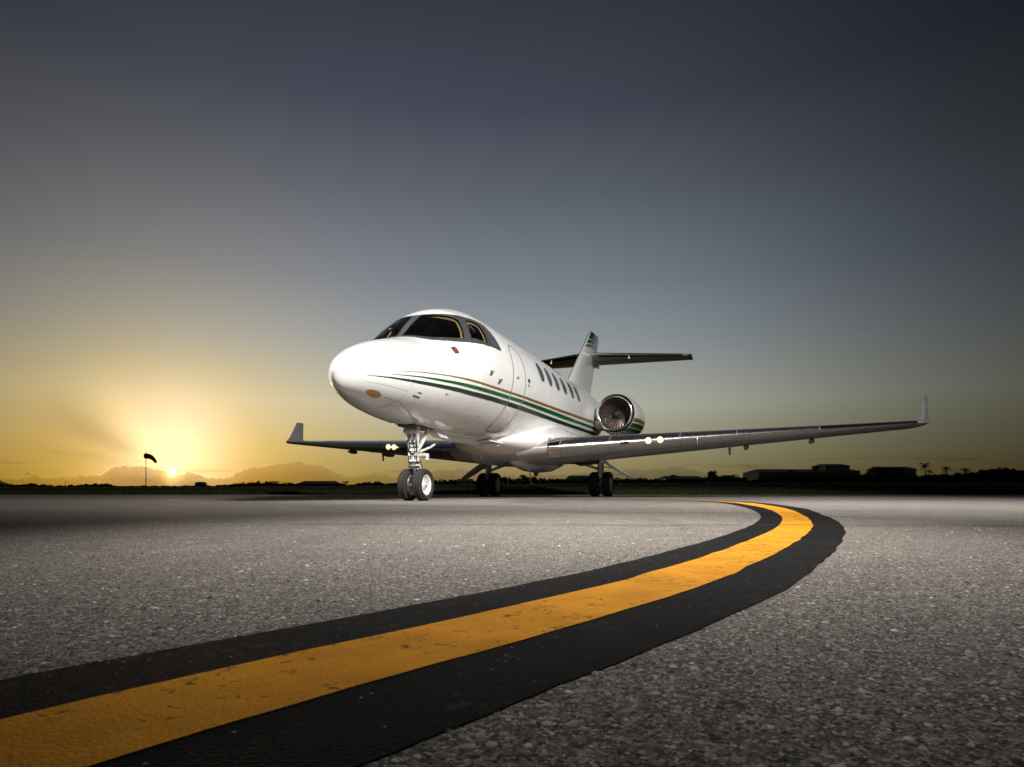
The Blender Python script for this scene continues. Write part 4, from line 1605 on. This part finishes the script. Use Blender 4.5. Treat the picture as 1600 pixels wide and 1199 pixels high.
def place_tree(name, px, ytop, ybase_Z, wpx, label, seed, group=None):
    Z = ybase_Z
    x = wx(px, Z)
    z0 = terrain(x, Z)
    h = wz(ytop, Z) - z0
    w = wpx / 986 * Z
    o = empty(name, (x, Z, z0), 0, label, 'tree', group)
    cr, tr = tree_meshes(seed, h, w)
    link('crown', cr, M['leaf'], o)
    link('trunk', tr, M['bark'], o)


def palm(px, ytop, Z, label, seed, frond_px=13):
    r_ = random.Random(seed)
    x = wx(px, Z)
    z0 = terrain(x, Z)
    h = wz(ytop, Z) - z0 - .8
    L = frond_px / 986 * Z
    o = empty('palm_tree', (x, Z, z0), 0, label, 'palm tree')
    ben = r_.uniform(-.4, .4)
    t = MB().tube([(0, 0, -.3), (ben * .3, 0, h * .5), (ben, 0, h)], [.26, .2, .15], 8)
    t.out('trunk', M['bark'], o)
    fr = MB()
    for k in range(20):
        a = 2 * math.pi * k / 20 + r_.uniform(-.15, .15)
        el0 = r_.uniform(-.35, 1.0)
        l = L * r_.uniform(.8, 1.1)
        P = []
        for i in range(6):
            t_ = i / 5
            rr = l * t_ * math.cos(el0 * (1 - t_ * .4))
            P.append(Vector((ben + rr * math.cos(a), rr * math.sin(a), h + l * t_ * math.sin(el0) - l * .55 * t_ * t_)))
        for i in range(5):
            d = (P[i + 1] - P[i])
            sde = Vector((-math.sin(a), math.cos(a), 0))
            for j in range(3):
                b0 = P[i] + d * (j / 3)
                for s in (-1, 1):
                    ll = l * .24 * (1 - abs(i / 5 - .4))
                    tip = b0 + sde * s * ll + d * .5 + Vector((0, 0, -ll * .55))
                    fr.add([b0, b0 + d * .30, tip], [(0, 1, 2)])
    fr.out('crown', M['frond'], o, False)


def treeline():
    tp = [(-120, 751), (0, 751), (9, 756), (35, 757), (62, 757), (72, 759), (100, 760), (140, 757), (165, 757), (180, 760), (300, 760), (352, 759), (372, 756), (400, 754), (420, 753), (440, 755), (470, 757), (520, 756), (545, 757), (572, 753), (600, 755),
          (632, 756), (690, 751), (725, 752), (760, 750), (785, 747), (805, 750), (822, 745), (850, 749), (900, 750), (940, 748), (1000, 748), (1040, 750), (1100, 749), (1108, 744), (1140, 745), (1162, 746), (1172, 752), (1186, 747), (1205, 747),
          (1215, 742), (1235, 746), (1258, 741), (1280, 745), (1302, 741), (1322, 746), (1340, 742), (1385, 741), (1420, 745), (1445, 743), (1480, 742), (1510, 739), (1530, 736), (1570, 734), (1600, 735), (1750, 732)]
    r_ = random.Random(5)
    cl = []
    px = -120
    while px < 1740:
        Z = 300 + r_.uniform(-14, 14)
        yt = float(np.interp(px, *zip(*tp))) + r_.uniform(-1.6, 2.2)
        x = wx(px, Z)
        z0 = terrain(x, Z)
        h = max(.4, wz(yt, Z) - z0)
        n = max(1, int(h / 1.6))
        for k in range(n):
            rz = h / n * .75
            cl.append((x + r_.uniform(-.6, .6), Z + r_.uniform(-1, 1), z0 - .3 + h * (k + .5) / n, r_.uniform(1.1, 2.1), 1.5, rz))
        px += r_.uniform(2.5, 4.5)
    me = leaf_clumps(cl, 110, .5, 9)
    me.name = 'woodland'
    o = link('woodland', me, M['leaf'], None)
    tag(o, 'dark line of scrub and woodland along the horizon behind the field', 'woodland', kind='stuff')


treeline()
place_tree('broadleaf_tree', 1371, 729, 290, 36, 'largest round dark tree right of the stepped building', 21)
place_tree('broadleaf_tree', 1112, 735, 296, 12, 'narrow upright tree left of the right hand tree clump', 22)
place_tree('broadleaf_tree', 1136, 741, 292, 26, 'broad low tree just right of the narrow upright tree', 23)
place_tree('broadleaf_tree', 822, 742, 288, 18, 'tree seen under the belly of the jet near its antenna', 24)
place_tree('broadleaf_tree', 786, 745, 294, 16, 'small tree behind the starboard main wheels', 25)
place_tree('broadleaf_tree', 427, 751, 290, 26, 'rounded tree below the starboard wing tip', 26)
place_tree('broadleaf_tree', 1562, 731, 288, 42, 'wide tree mass at the far right of the horizon', 27)
place_tree('broadleaf_tree', 1405, 736, 296, 28, 'tree crown between the largest round tree and the tall palm', 28)
palm(1446, 723, 285, 'tallest palm right of the largest round tree', 31, 9)
palm(1453, 733, 282, 'short palm touching the tallest palm on its right', 32, 7)
palm(1478, 729, 285, 'lone palm right of the tallest palm', 33, 9)
palm(1508, 731, 285, 'palm standing in scrub left of the wide tree mass', 34, 9)
palm(1275, 729, 300, 'palm beside the stepped roof block of the large building', 35, 9)
palm(1236, 735, 300, 'left palm in front of the long low roof', 36, 9)
palm(1052, 741, 288, 'palm above the white hangar under the port wing', 37, 8)
palm(1404, 730, 330, 'palm showing over the roof of the right hand wing building', 38, 8)
palm(541, 751, 296, 'small palm among scrub left of the nose wheels', 39, 7)

M['wallc'] = vary(mat('stucco_wall', (.24, .22, .185), .85), .5, .12)
M['wallw'] = vary(mat('white_metal_wall', (.50, .49, .47), .6), .6, .08)
M['wallb'] = vary(mat('brown_wall', (.20, .15, .095), .85), .5, .15)
M['roofm'] = vary(mat('roof_sheet', (.16, .15, .14), .7), .5, .15)
M['winm'] = mat('dark_window', (.03, .032, .035), .2)


def building(name, label, Z, blocks, wallm, nwin=6):
    x0 = wx((blocks[0][0] + blocks[0][1]) / 2, Z)
    z0 = terrain(x0, Z) - .3
    o = empty(name, (x0, Z, z0), 0, label, 'building')
    for bi_, (pa, pb, yt, dep) in enumerate(blocks):
        xa, xb = wx(pa, Z) - x0, wx(pb, Z) - x0
        h = wz(yt, Z) - z0
        MB().box(((xa + xb) / 2, dep / 2 + bi_ * .15, h / 2), (xb - xa, dep, h), .05).out('wall', wallm, o, False)
        cx_, cy_, hw_, hd_ = (xa + xb) / 2, dep / 2 + bi_ * .15, (xb - xa) / 2 + .6, dep / 2 + .6
        rz_ = .9 + .03 * (xb - xa)
        rv = [(cx_ - hw_, cy_ - hd_, h), (cx_ + hw_, cy_ - hd_, h), (cx_ + hw_, cy_ + hd_, h), (cx_ - hw_, cy_ + hd_, h), (cx_ - hw_ * .82, cy_, h + rz_), (cx_ + hw_ * .82, cy_, h + rz_)]
        mk('roof', rv, [(0, 1, 5, 4), (1, 2, 5), (2, 3, 4, 5), (3, 0, 4), (3, 2, 1, 0)], M['roofm'], o, False)
        nw = max(2, int((xb - xa) / 5))
        for k in range(nw):
            xx = xa + (xb - xa) * (k + .5) / nw
            MB().box((xx, bi_ * .15 - .02, h * .62), (2.0, .12, min(1.5, h * .3))).out('window', M['winm'], o, False)
    return o


building('terminal_building', 'large low building with a stepped roof block on the right horizon', 345, [(1290, 1328, 728, 16), (1186, 1292, 738, 24), (1326, 1345, 736, 18)], M['wallc'])
building('wing_building', 'long pale block partly hidden behind the largest round tree', 360, [(1376, 1432, 733, 14)], M['wallc'])
building('hangar', 'white hangar under the middle of the port wing', 310, [(1040, 1102, 748, 18)], M['wallw'])
building('depot_building', 'brown flat roofed building left of the port main wheels', 330, [(888, 942, 747, 14)], M['wallb'])
building('low_shed', 'white low shed in front of the brown flat roofed building', 300, [(866, 922, 753, 10)], M['wallw'])
building('service_block', 'small pale block left of the starboard main wheels', 285, [(714, 737, 752, 10)], M['wallw'])
building('long_shed', 'long dark shed under the starboard wing', 310, [(466, 522, 756, 12)], M['wallc'])
building('guard_hut', 'small hut alone right of the setting sun', 290, [(305, 316, 756.5, 4)], M['wallc'])

# windsock
Z = 120
sx = wx(228, Z)
gz = terrain(sx, Z)
ws = empty('windsock', (sx, Z, gz), 0, 'windsock drooping from a thin mast left of the setting sun', 'windsock')
top = wz(712, Z) - gz
M['sock'] = vary(mat('windsock_cloth', (.30, .07, .015), .8), 3, .2)
MB().tube([(0, 0, -.2), (0, 0, top * .5), (0, 0, top + .15)], [.09, .07, .05], 10).out('mast', M['grey'], ws)
MB().tube([(0, 0, top + .15), (0, 0, top + .75)], .02, 6).box((0, 0, top + .55), (.10, .10, .16), .02).out('mast_lamp', M['red'], ws)
sk_ = []
pth = [(-.15, 0, top - .10), (.45, 0, top - .12), (1.0, 0, top - .32), (1.5, 0, top - .75), (1.95, 0, top - 1.35)]
MB().tube(pth, [.52, .50, .43, .34, .22], 16, False).out('sock', M['sock'], ws)
MB().tube([(.05 + .0, .52 * math.cos(a), top - .10 + .52 * math.sin(a)) for a in np.linspace(0, 2 * math.pi, 17)], .03, 6).out('throat_ring', M['grey'], ws)

# thin poles and masts on the horizon
for (px, yt, Z, nm, lb, ct) in ((102, 753, 240, 'lamp_post', 'thin lamp post on the far left horizon', 'lamp post'),
                                (788, 737, 320, 'radio_mast', 'taller of two radio masts behind the starboard main wheels', 'mast'),
                                (796, 741, 320, 'radio_mast', 'shorter of two radio masts behind the starboard main wheels', 'mast'),
                                (1592, 727, 300, 'lamp_post', 'tall lamp post at the right end of the horizon', 'lamp post'),
                                (1492, 733, 300, 'lamp_post', 'lamp post between the two palms at right', 'lamp post')):
    x = wx(px, Z)
    z0 = terrain(x, Z)
    h = wz(yt, Z) - z0
    o = empty(nm, (x, Z, z0), 0, lb, ct)
    MB().tube([(0, 0, -.2), (0, 0, h)], [.14, .07], 8).out('pole', M['grey'], o)
    if nm == 'lamp_post':
        MB().tube([(0, 0, h - .1), (.9, 0, h + .1)], .05, 6).box((1.1, 0, h + .1), (.5, .25, .12), .03).out('lamp_head', M['grey'], o)
    else:
        a = MB()
        for k in range(4):
            a.tube([(-.4, 0, h * (.55 + .12 * k)), (.4, 0, h * (.55 + .12 * k))], .03, 5)
        a.out('aerial', M['grey'], o)

# a bird low over the field at the left
Z = 90
bx_, bz_ = wx(43, Z), wz(741, Z)
v = [(-.34, 0, .07), (-.15, -.05, .10), (0, -.06, .03), (.15, -.05, .10), (.34, 0, .07), (.15, .07, .09), (0, .09, .03), (-.15, .07, .09), (0, -.20, .01), (0, .26, .0), (.07, .28, .0), (-.07, .28, 0), (0, 0, -.05)]
f = [(0, 1, 7), (1, 2, 6, 7), (2, 3, 5, 6), (3, 4, 5), (8, 2, 12), (8, 12, 2), (2, 6, 12), (6, 2, 12), (6, 10, 11), (12, 6, 9)]
bd = mk('bird', v, f, M['black'], None, False, False)
bd.location = (bx_, Z, bz_)
tag(bd, 'tiny dark bird flying low over the field at far left', 'bird')
